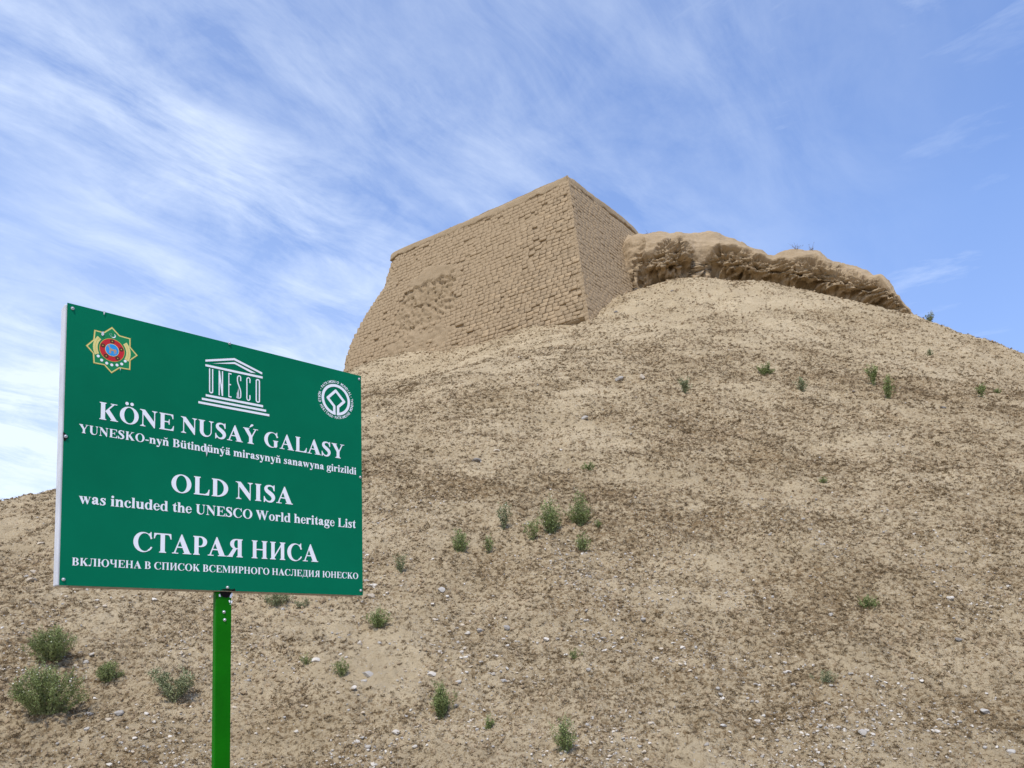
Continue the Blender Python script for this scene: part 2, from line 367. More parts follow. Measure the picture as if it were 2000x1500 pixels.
for face, s, t, ln_, hrow in bricks:
    d, uu, n, L = FR[face]; off = rng.normal()*(.0034 if s > .25 else .009)+.018*float(fbm(s*1.3, t*6, 3.3 if face == 'L' else 9.3, 2))
    if s < .10: off -= .006
    if face == 'L':
        q = (np.array(s+.18*pn(s*3, t*14, 2)), np.array(t))
        if inpoly(PT, *q): continue
        if inpoly(SM, *q) and rng.random() < .8: continue
        if inpoly(LW, *q) and rng.random() < .45: continue
        tb = .024+.010*float(pn(s*2.2, 0, 4))-.030*float(sstep(1.6, 3.2, s))
        if t < tb and s < 4: continue
        if s < .12 and rng.random() < .12: continue
        if rng.random() < .005: continue
        e = float(s_end(t))-s
        off -= .16*max(0, 1-e/.5)**2
        if rng.random() < .05: off -= .03
    P = Cb+d*s+UPV*t+n*off
    hh = float(ground0(P[0], P[1]))
    if P[2] < hh-.25: continue
    x = d if np.cross(d, uu).dot(n) > 0 else -d
    Mx = np.eye(4); tw = rng.normal()*.012
    Mx[:3, 0] = (x+uu*tw)*ln_; Mx[:3, 1] = (uu-x*tw)*hrow*(.992+.022*rng.normal()); Mx[:3, 2] = n; Mx[:3, 3] = rel(P)
    dist = np.linalg.norm(P-EYE); view = (EYE-P)/dist
    area = ln_*hrow*abs(n.dot(view))/dist**2
    out.append((area*(1 if P[2] > hh else .2), Mx))
out.sort(key=lambda q: -q[0])
for k, (a, Mx) in enumerate(out[:300]):
    o = link('brick', BM[k % 8], tower); o.matrix_local = Matrix(Mx.tolist())
V = []; F = []
for k, (a, Mx) in enumerate(out[300:]):
    v, f = SHAPES[k % 8]; b0 = len(V)
    A = np.c_[np.array(v), np.ones(len(v))]@Mx.T; V += A[:, :3].tolist(); F += [tuple(i+b0 for i in q) for q in f]
tag(mesh('distant_bricks', V, F, MAT['brick'], smooth=True, parent=tower), kind='stuff')
# plastered coping along both top edges
def on_top(u, v, face):
    s, t = st_of(face, u, v); return Cb+FR[face][0]*s+UPV*t
cop = [on_top(763, 497, 'L'), on_top(767, 492, 'L'), on_top(774, 488, 'L'), on_top(820, 468, 'L'), on_top(960, 409, 'L'), on_top(1060, 364, 'L'), on_top(1100, 344, 'L')]
copR = [on_top(1118, 346, 'R'), on_top(1150, 373, 'R'), on_top(1180, 395, 'R'), on_top(1215, 421, 'R'), on_top(1238, 442, 'R'), on_top(1252, 460, 'R'), on_top(1262, 485, 'R')]
path = cop+[(cop[-1]+copR[0])/2+np.array([0, 0, .0])]+copR
path = np.array(path); seg = np.r_[0, np.cumsum(np.linalg.norm(np.diff(path, axis=0), axis=1))]
tt = np.arange(0, seg[-1], .05); cpth = np.stack([np.interp(tt, seg, path[:, k]) for k in range(3)], -1)
k_ = np.ones(5)/5
for _ in range(2):
    sm_ = np.stack([np.convolve(np.pad(cpth[:, k], 2, 'edge'), k_, 'valid') for k in range(3)], -1); cpth = sm_
nL, nR = FR['L'][2], FR['R'][2]; wR = sstep(seg[6]-.05, seg[8]+.05, tt)[:, None]
nn = nL*(1-wR)+nR*wR; nh = nn.copy(); nh[:, 2] = 0; nh /= np.linalg.norm(nh, axis=1)[:, None]
prof = [(-.10, -.28), (-.005, -.275), (.012, -.255), (.014, -.20), (.012, -.14), (.012, -.08), (.0, -.035), (-.04, -.01), (-.14, .015), (-.6, .03), (-1.6, -.05), (-2.8, -.4)]
Pc = np.zeros((len(prof), len(tt), 3))
for j, (o_, z_) in enumerate(prof):
    lip = (.045*fbm(tt*2.2, 3.3, 0, 4, .6)+.02*pn(tt*11, 0, 1))*(j < 4)
    Pc[j] = cpth+nh*(o_+.3*lip)[:, None]
    Pc[j, :, 2] += z_+lip+.018*pn(tt*1.3, j*.2, 5)
Pc += .012*fbm(Pc[..., 0]*5, Pc[..., 1]*5, Pc[..., 2]*5, 3)[..., None]
# the batter: lower profile points step out along the wall plane
for j, (o_, z_) in enumerate(prof[:7]): Pc[j] += nh*(-z_*.27)
gridmesh('coping', rel(Pc), MAT['mud'], parent=tower)

# ---------------------------------------------------------------- weathered mud ridge right of the tower
ks = [  # photo column: foot row, foot distance, crown row, bulge, roughness
    (1190, 600, 21.4, 470, .0, .1), (1215, 578, 21.2, 462, .0, .15), (1238, 546, 20.8, 457, .12, .5), (1262, 545, 20.5, 456, .35, .9), (1300, 549, 20.3, 454, .45, 1.2), (1335, 546, 20.2, 453, .45, 1.2), (1362, 532, 20.3, 452, .15, .5),
    (1385, 532, 20.3, 453, .15, .5), (1410, 548, 20.2, 457, .40, 1.1), (1440, 552, 20.1, 465, .45, 1.2), (1480, 556, 20.0, 479, .42, 1.2), (1515, 558, 19.9, 491, .36, 1.0), (1550, 565, 19.7, 488, .35, .9),
    (1600, 578, 19.5, 491, .38, .9), (1650, 592, 19.2, 511, .40, .9), (1690, 600, 19.0, 524, .40, .9), (1725, 606, 18.8, 535, .38, .8), (1745, 610, 18.6, 553, .22, .8), (1765, 614, 18.45, 582, .10, .5), (1782, 618, 18.3, 606, .0, .2), (1791, 622, 18.2, 620, .0, .1)]
KS = np.array(ks, float); NU, NV = 620, 210
uu_ = np.linspace(KS[0, 0], KS[-1, 0], NU); cols_ = [np.interp(uu_, KS[:, 0], KS[:, i]) for i in range(1, 6)]
RP = np.zeros((NV, NU, 3)); q = np.linspace(0, 1, NV)
for i, u in enumerate(uu_):
    vf, yf, vc, bl, rg = (c[i] for c in cols_)
    F0 = np.array(at(u, vf, yf))+EYE; depth = 2.1-1.6*float(sstep(1640, 1790, u))
    Hh = 1.2; q1 = np.clip(q/.68, 0, 1); ph = q1*math.pi/2; zf = np.sin(ph)**.9; q2 = np.clip((q-.68)/.32, 0, 1)
    yo = depth*(1-np.cos(ph))**1.15-bl*.55*np.exp(-((q1-.34)/.26)**2)+.20*np.exp(-(q1/.08)**2)*(bl > .2)
    y = yf+yo+q2*(3.0-1.6*float(sstep(1640, 1790, u))); x = F0[0]+F0[0]*(yo/yf)*.9
    for it in range(12):                                   # height of the crown as it shows against the sky
        z = F0[2]-.30*(1-sstep(0, .06, q1))+Hh*zf-q2**1.6*2.6
        D_ = np.stack([x, y, z], -1)-EYE; vmin = (PY-FPX*(D_@UP)/(D_@FWD)).min(); Hh = max(.02, Hh+(vmin-vc)/FPX*yf*.8)
    RP[:, i] = np.stack([x, y, z], -1)
X, Y, Z = RP[..., 0], RP[..., 1], RP[..., 2]
du = np.gradient(RP, axis=1); dv = np.gradient(RP, axis=0); nr = np.cross(du, dv); nr /= np.linalg.norm(nr, axis=2)[..., None]+1e-9
if nr[60, 300, 1] > 0: nr = -nr
QT = np.interp(uu_, [1190, 1240, 1275, 1300, 1340, 1368, 1385, 1410, 1440, 1480, 1515, 1550, 1600, 1650, 1690, 1725, 1765, 1800], [.04, .10, .11, .27, .28, .06, .07, .19, .21, .23, .22, .17, .25, .30, .29, .27, .20, .1])[None]; RG = cols_[4][None]*np.ones((NV, 1)); QQ = q[:, None]*np.ones((1, NU))
QW = QQ+.045*fbm(X*1.6, Z*1.6, 2, 3); amp = RG*(1-sstep(-.015, .030, QW-QT))
big_ = fbm(X*1.1, Y*1.1, Z*1.6, 3, .5)*.10
strata = fbm(X*1.3+5, Y*1.3, Z*10.5+1.6*pn(X*1.5, Y, 3), 5, .66)*.095
rid = (1-np.abs(fbm(X*2.6, Y*2.6, Z*4.6, 4, .55))*2.0)*.07
pock = -.20*sstep(.14, .32, fbm(X*2.0+20, Y*2.0, Z*3.4, 3, .5))-.10*sstep(.20, .36, fbm(X*5.2+20, Y*5.2, Z*7.5, 2, .5))
fine = fbm(X*12, Y*12, Z*16, 3, .6)*.022
RP = RP+nr*((big_*1.1-.05)*sstep(0, .05, QQ)*np.clip(RG*2, 0, 1)+amp*(strata*.85+rid*.45-.11+pock)+fine*(.35+1.1*np.clip(amp, 0, 1))+.028*fbm(X*3.2, Y*3.2, Z*3.2, 4))[..., None]
under = amp*sstep(.085, .02, QQ)*.22
RP[..., 1] += under
rdg = gridmesh('mud_wall_remains', RP, MAT['ridge'])
tag(rdg, 'long low ridge of weathered mud wall with hollows and overhanging lip, right of the tower', 'ruin wall')

# ---------------------------------------------------------------- lettering: bold serif capitals drawn as 2-D solids
def g_rect(x0, x1, y0, y1):
    cx, cy, hx, hy = (x0+x1)/2, (y0+y1)/2, (x1-x0)/2, (y1-y0)/2
    return lambda X, Y: np.maximum(np.abs(X-cx)-hx, np.abs(Y-cy)-hy)
def g_ell(cx, cy, rx, ry):
    return lambda X, Y: (np.sqrt(((X-cx)/rx)**2+((Y-cy)/ry)**2)-1)*min(rx, ry)
def g_poly(pts):
    def f(X, Y):
        d = np.full(X.shape, 1e18); s = np.ones(X.shape); n = len(pts)
        for i in range(n):
            ax, ay = pts[i]; bx, by = pts[i-1]
            ex, ey = bx-ax, by-ay; wx, wy = X-ax, Y-ay
            t = np.clip((wx*ex+wy*ey)/(ex*ex+ey*ey+1e-12), 0, 1)
            d = np.minimum(d, (wx-ex*t)**2+(wy-ey*t)**2)
            c1 = Y >= ay; c2 = Y < by; c3 = ex*wy > ey*wx
            s = np.where((c1 & c2 & c3) | (~c1 & ~c2 & ~c3), -s, s)
        return s*np.sqrt(d)
    return f
def g_stroke(pts, n=7, smooth=True):
    P = np.array(pts, float)
    if smooth and len(P) > 2:
        out = []
        for i in range(len(P)-1):
            p0 = P[max(i-1, 0)]; p1 = P[i]; p2 = P[i+1]; p3 = P[min(i+2, len(P)-1)]
            for k in range(n):
                t = k/n
                out.append(.5*((2*p1)+(-p0+p2)*t+(2*p0-5*p1+4*p2-p3)*t*t+(-p0+3*p1-3*p2+p3)*t**3))
        out.append(P[-1]); P = np.array(out)
    def f(X, Y):
        d = np.full(X.shape, 1e9)
        for a, b in zip(P[:-1], P[1:]):
            ex, ey = b[0]-a[0], b[1]-a[1]
            t = np.clip(((X-a[0])*ex+(Y-a[1])*ey)/(ex*ex+ey*ey+1e-9), 0, 1)
            d = np.minimum(d, np.hypot(X-a[0]-ex*t, Y-a[1]-ey*t)-(a[2]+(b[2]-a[2])*t))
        return d
    return f
def g_u(*fs):
    def f(X, Y):
        d = fs[0](X, Y)
        for q in fs[1:]: d = np.minimum(d, q(X, Y))
        return d
    return f
def g_d(a, *bs):
    def f(X, Y):
        d = a(X, Y)
        for b in bs: d = np.maximum(d, -b(X, Y))
        return d
    return f
def g_i(a, b): return lambda X, Y: np.maximum(a(X, Y), b(X, Y))
def g_shift(a, dx, dy): return lambda X, Y: a(X-dx, Y-dy)
def g_mir(a, w): return lambda X, Y: a(w-X, Y)
def foot(x0, x1, y, s=48, up=1, t=24):            # a bracketed serif below (up=1) or above (up=-1) a stem x0..x1
    return g_u(g_rect(x0-s, x1+s, min(y, y+up*t), max(y, y+up*t)),
               g_poly([(x0-s*.55, y+up*t*.8), (x0+3, y+up*(t+s*.75)), (x1-3, y+up*(t+s*.75)), (x1+s*.55, y+up*t*.8)]))
def stem(x0, x1, y0=0, y1=676, s=48, top=True, bot=True):
    fs = [g_rect(x0, x1, y0, y1)]
    if bot: fs.append(foot(x0, x1, y0, s, 1))
    if top: fs.append(foot(x0, x1, y1, s, -1))
    return g_u(*fs)
def lstem(x0, x1, y1=461, y0=0, bot=True, s=46):  # lower-case stem with a flag at its top left
    fs = [g_rect(x0, x1, y0, y1), g_poly([(x0-s, y1), (x1, y1), (x1, y1-60), (x0, y1-50), (x0-s, y1-22)])]
    if bot: fs.append(foot(x0, x1, y0, s, 1, 22))
    return g_u(*fs)
DOT = lambda cx, cy, r=66: g_ell(cx, cy, r, r)
def dia(cx, cy): return g_u(DOT(cx-95, cy, 62), DOT(cx+95, cy, 62))
def acute(cx, cy): return g_poly([(cx-60, cy-50), (cx-25, cy-50), (cx+130, cy+50), (cx+105, cy+95), (cx+40, cy+95)])
def caron(cx, cy): return g_poly([(cx-135, cy+75), (cx, cy+15), (cx+135, cy+75), (cx+150, cy+60), (cx+30, cy-65), (cx-30, cy-65), (cx-150, cy+60)])
def gO(w=778, cx=389, rx=354): return g_d(g_ell(cx, 330, rx, 348), g_ell(cx, 330, rx*.56, 320))
gC = g_u(g_d(g_ell(375, 330, 340, 348), g_ell(425, 330, 235, 318), g_rect(560, 900, 190, 470), g_poly([(640, 170), (900, 60), (900, 330), (560, 200)])),
         g_poly([(575, 640), (612, 650), (628, 694), (650, 694), (658, 452), (630, 452), (600, 540), (535, 620)]),
         g_stroke([(560, 60, 26), (625, 105, 20), (668, 160, 14)]))
gG = g_u(g_d(g_ell(385, 330, 350, 348), g_ell(430, 330, 235, 320), g_rect(590, 900, 250, 470), g_rect(640, 900, -40, 470)),
         g_poly([(575, 640), (612, 650), (628, 694), (650, 694), (658, 452), (630, 452), (600, 540), (535, 620)]),
         g_rect(505, 655, 60, 300), g_poly([(505, 20), (580, 0), (655, 45), (655, 80), (505, 80)]), foot(505, 655, 312, 48, -1))
gS = g_u(g_stroke([(455, 560, 20), (395, 635, 24), (285, 660, 27), (170, 625, 42), (125, 540, 62), (165, 450, 72), (290, 362, 80), (400, 270, 80), (438, 170, 68), (385, 60, 48), (280, 14, 28), (170, 40, 24), (85, 130, 18)]),
         g_poly([(428, 620), (455, 692), (482, 692), (486, 462), (460, 462), (420, 560)]), g_poly([(42, 215), (70, 215), (110, 100), (100, 40), (68, -18), (42, -18)]))
gN = g_u(g_poly([(22, 676), (210, 676), (603, 200), (603, -20), (578, -20), (122, 530), (122, 600)]), g_rect(116, 148, 0, 600), g_rect(575, 607, 90, 676),
         foot(116, 148, 0, 85), foot(575, 607, 676, 85, -1), g_rect(16, 200, 654, 676))
gE = g_u(stem(112, 262), g_rect(112, 600, 638, 676), g_poly([(510, 640), (600, 676), (612, 676), (618, 492), (592, 492), (570, 580)]),
         g_rect(250, 420, 326, 362), g_poly([(380, 344), (430, 380), (446, 456), (468, 456), (468, 232), (446, 232), (430, 308)]),
         g_rect(112, 612, 0, 38), g_poly([(520, 36), (600, 0), (626, 0), (646, 198), (620, 198), (590, 100)]))
gL = g_u(stem(112, 262), g_rect(112, 600, 0, 38), g_poly([(480, 36), (590, 0), (620, 0), (642, 220), (615, 220), (575, 110)]))
gT = g_u(stem(258, 408, top=False), g_rect(32, 634, 638, 676), g_poly([(130, 640), (40, 676), (32, 676), (22, 488), (48, 488), (80, 590)]),
         g_poly([(536, 640), (626, 676), (634, 676), (644, 488), (618, 488), (586, 590)]))
gU = g_u(g_rect(95, 245, 230, 676), foot(95, 245, 676, 62, -1), g_rect(566, 600, 230, 676), foot(566, 600, 676, 82, -1),
         g_i(g_d(g_ell(347, 232, 253, 250), g_ell(405, 232, 161, 196)), g_rect(0, 800, -50, 234)))
gA = g_u(g_poly([(345, 691), (372, 691), (672, 8), (470, 8), (270, 520)]), g_poly([(345, 691), (345, 600), (112, 8), (66, 8), (310, 600)]),
         g_rect(170, 480, 212, 248), g_rect(8, 232, 0, 24), g_rect(400, 714, 0, 24), g_poly([(60, 20), (120, 20), (150, 60), (100, 70)]))
gY = g_u(g_poly([(45, 660), (235, 660), (420, 345), (420, 250), (290, 250), (290, 290)]), g_poly([(395, 330), (568, 660), (615, 660), (430, 290)]),
         g_rect(288, 436, 0, 300), foot(288, 436, 0, 72), g_rect(10, 300, 652, 676), g_rect(480, 700, 652, 676))
gK = g_u(stem(112, 262), g_poly([(262, 330), (545, 655), (605, 655), (372, 385)]), g_poly([(330, 350), (400, 450), (700, 20), (520, 20), (290, 330)]),
         g_rect(465, 705, 652, 676), g_rect(462, 745, 0, 24))
gD = g_u(stem(112, 262), g_i(g_d(g_ell(262, 338, 422, 338), g_ell(240, 338, 285, 302)), g_rect(250, 800, -5, 690)))
gD = g_u(stem(112, 262), g_d(g_i(g_ell(275, 338, 410, 338), g_rect(255, 800, -5, 690)), g_i(g_ell(262, 338, 262, 304), g_rect(200, 800, 0, 700))))
def bowl(x, cy, rx, ry, ix=None, t=34): # thick bowl to the right of a stem edge x
    return g_d(g_i(g_ell(x, cy, rx, ry), g_rect(x-8, x+900, cy-ry, cy+ry)), g_ell(x-10, cy, rx-140, ry-t))
gB = g_u(stem(112, 262), g_rect(255, 360, 642, 676), g_rect(255, 360, 328, 362), g_rect(255, 360, 0, 34), bowl(345, 503, 225, 173), bowl(345, 181, 268, 181))
gP = g_u(stem(112, 262), g_rect(255, 345, 642, 676), g_rect(255, 345, 290, 324), bowl(335, 483, 250, 193))
gI = stem(119, 269)
gW = g_u(*[g_u(g_poly([(x+22, 660), (x+205, 660), (x+362, 180), (x+332, -15), (x+300, -15)]), g_poly([(x+310, -15), (x+335, -15), (x+540-(120 if x == 0 else 0), 480 if x == 0 else 650), (x+520-(120 if x == 0 else 0), 520 if x == 0 else 660), (x+485-(120 if x == 0 else 0), 520 if x == 0 else 660), (x+320, 120)])) for x in (0, 355)],
         g_rect(5, 265, 652, 676), g_rect(350, 620, 652, 676), g_rect(800, 990, 652, 676))
cN = g_u(stem(110, 250), stem(528, 668), g_rect(240, 540, 322, 358))                     # capital en
cI = g_u(stem(110, 250), stem(528, 668), g_poly([(245, 70), (245, 150), (533, 600), (533, 520)]))
cP = g_u(stem(110, 250), stem(528, 668), g_rect(60, 718, 640, 676))
cYa = g_mir(g_u(stem(112, 262), g_rect(255, 345, 642, 676), g_rect(255, 345, 300, 332), bowl(335, 488, 235, 188),
                g_poly([(300, 320), (440, 330), (650, 22), (480, 22)]), g_rect(470, 715, 0, 24)), 735)
cG = g_u(stem(112, 262), g_rect(112, 560, 638, 676), g_poly([(470, 640), (560, 676), (572, 676), (580, 470), (554, 470), (530, 570)]))
cL = g_u(stem(500, 640), g_rect(170, 660, 640, 676), g_poly([(235, 660), (270, 660), (262, 300), (225, 110), (190, 100), (228, 320)]),
         g_stroke([(228, 180, 24), (180, 60, 38), (110, 35, 40)]), DOT(75, 62, 58))
cYu = g_u(stem(110, 250), g_rect(240, 430, 322, 358), gO(cx=720, rx=330))
cCh = g_u(stem(480, 620), foot(90, 230, 676, 48, -1), g_rect(90, 230, 440, 676), g_stroke([(160, 430, 68), (195, 330, 50), (300, 290, 26), (400, 300, 20), (490, 340, 18)]))
cM = g_u(g_rect(118, 150, 0, 660), foot(118, 150, 0, 80), stem(690, 835), g_poly([(30, 676), (225, 676), (500, 190), (455, 10), (420, 10), (135, 560)]),
         g_poly([(455, 10), (480, 130), (705, 640), (740, 660), (700, 660), (430, 100)]), g_rect(20, 220, 652, 676))
cD = g_u(g_rect(470, 612, 20, 660), g_rect(160, 660, 640, 676), g_poly([(225, 660), (262, 660), (258, 400), (195, 20), (130, 20), (215, 330)]), g_rect(30, 690, 0, 38),
         g_poly([(30, 38), (110, 38), (60, -60), (48, -165), (22, -165)]), g_poly([(612, 38), (690, 38), (698, -165), (672, -165), (655, -60)]))
lo = g_d(g_ell(250, 225, 226, 238), g_ell(250, 225, 96, 212))
lc = g_u(g_d(g_ell(240, 225, 215, 238), g_ell(268, 235, 122, 205), g_rect(285, 600, 130, 330)), DOT(345, 350, 58), g_stroke([(330, 60, 20), (400, 115, 13)]))
le = g_u(g_d(g_ell(225, 225, 203, 238), g_ell(240, 232, 100, 205), g_rect(255, 600, 100, 232)), g_rect(130, 425, 232, 268), g_stroke([(300, 45, 26), (350, 65, 20), (410, 125, 13)]))
def arch(x): return g_stroke([(x, 345, 22), (x+60, 415, 34), (x+135, 425, 44), (x+195, 370, 64), (x+210, 290, 68)])
ln = g_u(lstem(65, 202), arch(200), g_rect(342, 482, 0, 330), foot(342, 482, 0, 46, 1, 22))
lh = g_u(lstem(65, 202, 676), arch(200), g_rect(342, 482, 0, 330), foot(342, 482, 0, 46, 1, 22))
lm = g_u(ln, g_shift(arch(200), 277, 0), g_rect(619, 759, 0, 330), foot(619, 759, 0, 46, 1, 22))
lu = g_u(lstem(60, 200, 461, 150, False), g_stroke([(130, 160, 69), (145, 85, 64), (215, 42, 44), (290, 50, 30), (360, 110, 20)]), lstem(345, 485, 461, 20, False), g_rect(345, 530, 0, 26))
li = g_u(lstem(68, 205), DOT(137, 605, 78))
ll = lstem(68, 205, 676)
lr = g_u(lstem(65, 205), g_stroke([(200, 340, 22), (255, 415, 36), (330, 425, 40)]), DOT(365, 392, 64))
la = g_u(DOT(120, 345, 62), g_stroke([(90, 380, 26), (160, 438, 30), (250, 435, 40), (318, 385, 62), (325, 300, 68), (325, 130, 68), (350, 60, 48), (410, 38, 26), (470, 75, 13)]),
         g_stroke([(290, 275, 16), (180, 225, 34), (108, 150, 62), (135, 75, 58), (200, 55, 40), (270, 95, 20)]))
ls = g_u(g_stroke([(310, 360, 16), (265, 425, 22), (190, 446, 25), (105, 400, 40), (105, 330, 54), (200, 255, 62), (280, 180, 60), (285, 90, 50), (210, 20, 26), (110, 25, 22), (50, 110, 14)]),
         g_poly([(318, 470), (340, 470), (345, 320), (318, 320), (285, 400)]), g_poly([(30, 160), (55, 160), (85, 60), (55, -12), (32, -12)]))
lt = g_u(g_poly([(20, 461), (20, 432), (90, 432), (90, 425), (315, 425), (315, 461), (228, 461), (228, 625), (205, 625), (150, 520)]), g_rect(90, 228, 110, 450), g_stroke([(159, 130, 69), (175, 60, 55), (240, 35, 30), (310, 85, 15)]))
ly = g_u(g_poly([(38, 445), (205, 445), (330, 150), (290, -20), (245, -20)]), g_poly([(285, 30), (415, 445), (450, 445), (290, -60), (255, -20)]), g_stroke([(270, -20, 20), (235, -110, 30), (180, -160, 36), (110, -160, 40)]), DOT(95, -140, 56),
         g_rect(10, 255, 440, 461), g_rect(345, 485, 440, 461))
lw = g_u(*[g_u(g_poly([(x+35, 445), (x+185, 445), (x+280, 160), (x+255, -15), (x+225, -15)]), g_poly([(x+235, -15), (x+262, -15), (x+(380 if x == 0 else 390), 400 if x == 0 else 445), (x+(352 if x == 0 else 355), 430 if x == 0 else 445)])) for x in (0, 258)],
         g_rect(10, 230, 440, 461), g_rect(270, 470, 440, 461), g_rect(575, 712, 440, 461))
lg = g_u(g_d(g_ell(235, 312, 190, 162), g_ell(235, 312, 66, 138)), g_stroke([(340, 425, 20), (400, 450, 26), (465, 440, 26)]), g_stroke([(130, 180, 20), (90, 120, 36), (140, 72, 44), (300, 60, 50), (400, 10, 62)]),
         g_d(g_ell(245, -75, 225, 128), g_ell(235, -90, 150, 82)))
lz = g_u(g_poly([(45, 461), (405, 461), (405, 440), (190, 30), (30, 22), (30, 0), (235, 430), (60, 432)]), g_poly([(30, 0), (400, 0), (415, 150), (390, 150), (350, 55), (190, 30), (30, 22)]), g_poly([(45, 461), (40, 320), (65, 320), (100, 410), (120, 461)]), g_poly([(245, 461), (405, 461), (190, 5), (30, 5)]))
ld = g_u(g_d(g_ell(215, 225, 190, 238), g_ell(250, 225, 96, 200)), lstem(338, 478, 676, 20, False), g_rect(338, 525, 0, 26))
GL = {'K': (gK, 778), 'O': (gO(), 778), 'Ö': (g_u(gO(), dia(389, 800)), 778), 'N': (gN, 722), 'E': (gE, 667), 'U': (gU, 722), 'S': (gS, 556),
      'A': (gA, 722), 'Y': (gY, 722), 'Ý': (g_u(gY, acute(355, 775)), 722), 'G': (gG, 778), 'L': (gL, 667), 'D': (gD, 722), 'I': (gI, 389), 'C': (gC, 722), 'W': (gW, 1000),
      'B': (gB, 667), '-': (g_rect(44, 290, 172, 258), 333), 'n': (ln, 556), 'y': (ly, 500), 'ň': (g_u(ln, caron(278, 600)), 556), 'ü': (g_u(lu, dia(278, 590)), 556),
      't': (lt, 333), 'i': (li, 278), 'd': (ld, 556), 'ý': (g_u(ly, acute(250, 570)), 500), 'ä': (g_u(la, dia(250, 590)), 500), 'm': (lm, 833), 'r': (lr, 444), 'a': (la, 500),
      's': (ls, 389), 'w': (lw, 722), 'g': (lg, 500), 'z': (lz, 444), 'l': (ll, 278), 'c': (lc, 444), 'u': (lu, 556), 'e': (le, 444), 'h': (lh, 556), 'o': (lo, 500),
      'С': (gC, 722), 'Т': (gT, 667), 'А': (gA, 722), 'Р': (gP, 611), 'Я': (cYa, 735), 'Н': (cN, 778), 'И': (cI, 778), 'В': (gB, 667), 'К': (gK, 760), 'Л': (cL, 745),
      'Ю': (cYu, 1085), 'Ч': (cCh, 730), 'Е': (gE, 667), 'П': (cP, 778), 'О': (gO(), 778), 'М': (cM, 944), 'Г': (cG, 600), 'Д': (cD, 735)}
def contour(f, x0, x1, y0, y1, step, bold=0.0):
    """polygons (lists of xy) that fill the region f < 0; every run inside is one quad, every edge cell is clipped"""
    xs = np.arange(x0, x1+step, step); ys = np.arange(y0, y1+step, step)
    X, Y = np.meshgrid(xs, ys); D = f(X, Y)-bold
    D = np.where(D == 0, 1e-6, D); I = D < 0; polys = []
    for j in range(len(ys)-1):
        full = I[j, :-1] & I[j, 1:] & I[j+1, :-1] & I[j+1, 1:]
        part = (I[j, :-1] | I[j, 1:] | I[j+1, :-1] | I[j+1, 1:]) & ~full
        k = 0; n = len(xs)-1
        while k < n:
            if full[k]:
                e = k
                while e < n and full[e]: e += 1
                polys.append([(xs[k], ys[j]), (xs[e], ys[j]), (xs[e], ys[j+1]), (xs[k], ys[j+1])]); k = e; continue
            if part[k]:
                c = [(xs[k], ys[j], D[j, k]), (xs[k+1], ys[j], D[j, k+1]), (xs[k+1], ys[j+1], D[j+1, k+1]), (xs[k], ys[j+1], D[j+1, k])]
                out = []
                for a, b in zip(c, c[1:]+c[:1]):
                    if a[2] < 0: out.append((a[0], a[1]))
                    if (a[2] < 0) != (b[2] < 0):
                        t = a[2]/(a[2]-b[2]); out.append((a[0]+(b[0]-a[0])*t, a[1]+(b[1]-a[1])*t))
                if len(out) > 2: polys.append(out)
            k += 1
    return polys
GCACHE = {}
def glyph(ch, step):
    if (ch, step) not in GCACHE:
        f, w = GL[ch]; GCACHE[(ch, step)] = contour(f, -30, w+60, -230, 900, step, 4.0)
    return GCACHE[(ch, step)]

# ---------------------------------------------------------------- the green information sign
YAW, SW, SH = 0.7300, 1.1801, 1.0
O0 = np.array([-1.5440, 2.6034, 1.2694]); DS = np.array([math.cos(YAW), math.sin(YAW), 0]); NB = np.array([math.sin(YAW), -math.cos(YAW), 0])
def B(u, v):                            # pixel -> (s from the left edge, h down from the top edge) on the face of the board
    r = ray(u, v); k = O0.dot(NB)/r.dot(NB); P = r*k-O0; return P.dot(DS), -P[2]
SP = B(438, 1180)[0]
pb = O0+EYE+DS*SP; gpz = float(ground(pb[0], pb[1]))
sign = empty('information_sign', (pb[0], pb[1], gpz)); sign.rotation_euler.z = YAW
tag(sign, 'green metal sign on a green post with white lettering about old nisa in three languages', 'sign')
ZT = O0[2]+1.6-gpz                       # local height of the top edge
def LP(s, h, y=0.0): return (s-SP, y, ZT-h)
MAT['green'] = plain('sign green', (.001, .165, .079), .5, .05, .10, 2.2)
MAT['white'] = plain('sign white', (.93, .93, .94), .5, .3, .03, 8.0)
MAT['frame'] = plain('frame white', (.62, .62, .64), .5, .3, .10, 12.0)
MAT['frame_low'] = plain('frame grey', (.40, .36, .32), .6, .3, .25, 18.0)
MAT['post'] = plain('post green', (.005, .150, .0015), .45, .08, .12, 9.0)
MAT['rivet'] = plain('rivet', (.55, .55, .53), .35, .5, .05, 80, .4)
MAT['black'] = plain('dark hole', (.012, .010, .009), .9, .1)
MAT['gold'] = plain('emblem gold', (.72, .50, .09), .5, .3, .05)
MAT['yellow'] = plain('emblem yellow', (.80, .70, .25), .5, .3, .05)
MAT['egreen'] = plain('emblem green', (.006, .245, .075), .5, .3, .04)
MAT['red'] = plain('emblem red', (.60, .018, .025), .5, .3, .05)
MAT['blue'] = plain('emblem blue', (.025, .33, .75), .5, .3, .04)
MAT['brown'] = plain('emblem brown', (.12, .03, .012), .5, .3, .1)
MAT['horse'] = plain('emblem horse', (.52, .33, .20), .5, .3, .1)
def box(name, x0, x1, y0, y1, z0, z1, m, parent, bev=0.0):
    V = [(x, y, z) for x in (x0, x1) for y in (y0, y1) for z in (z0, z1)]
    F = [(0, 1, 3, 2), (4, 6, 7, 5), (0, 4, 5, 1), (2, 3, 7, 6), (0, 2, 6, 4), (1, 5, 7, 3)]
    o = mesh(name, V, F, m, parent=parent)
    if bev:
        md = o.modifiers.new('bevel', 'BEVEL'); md.width = bev; md.segments = 2
    return o
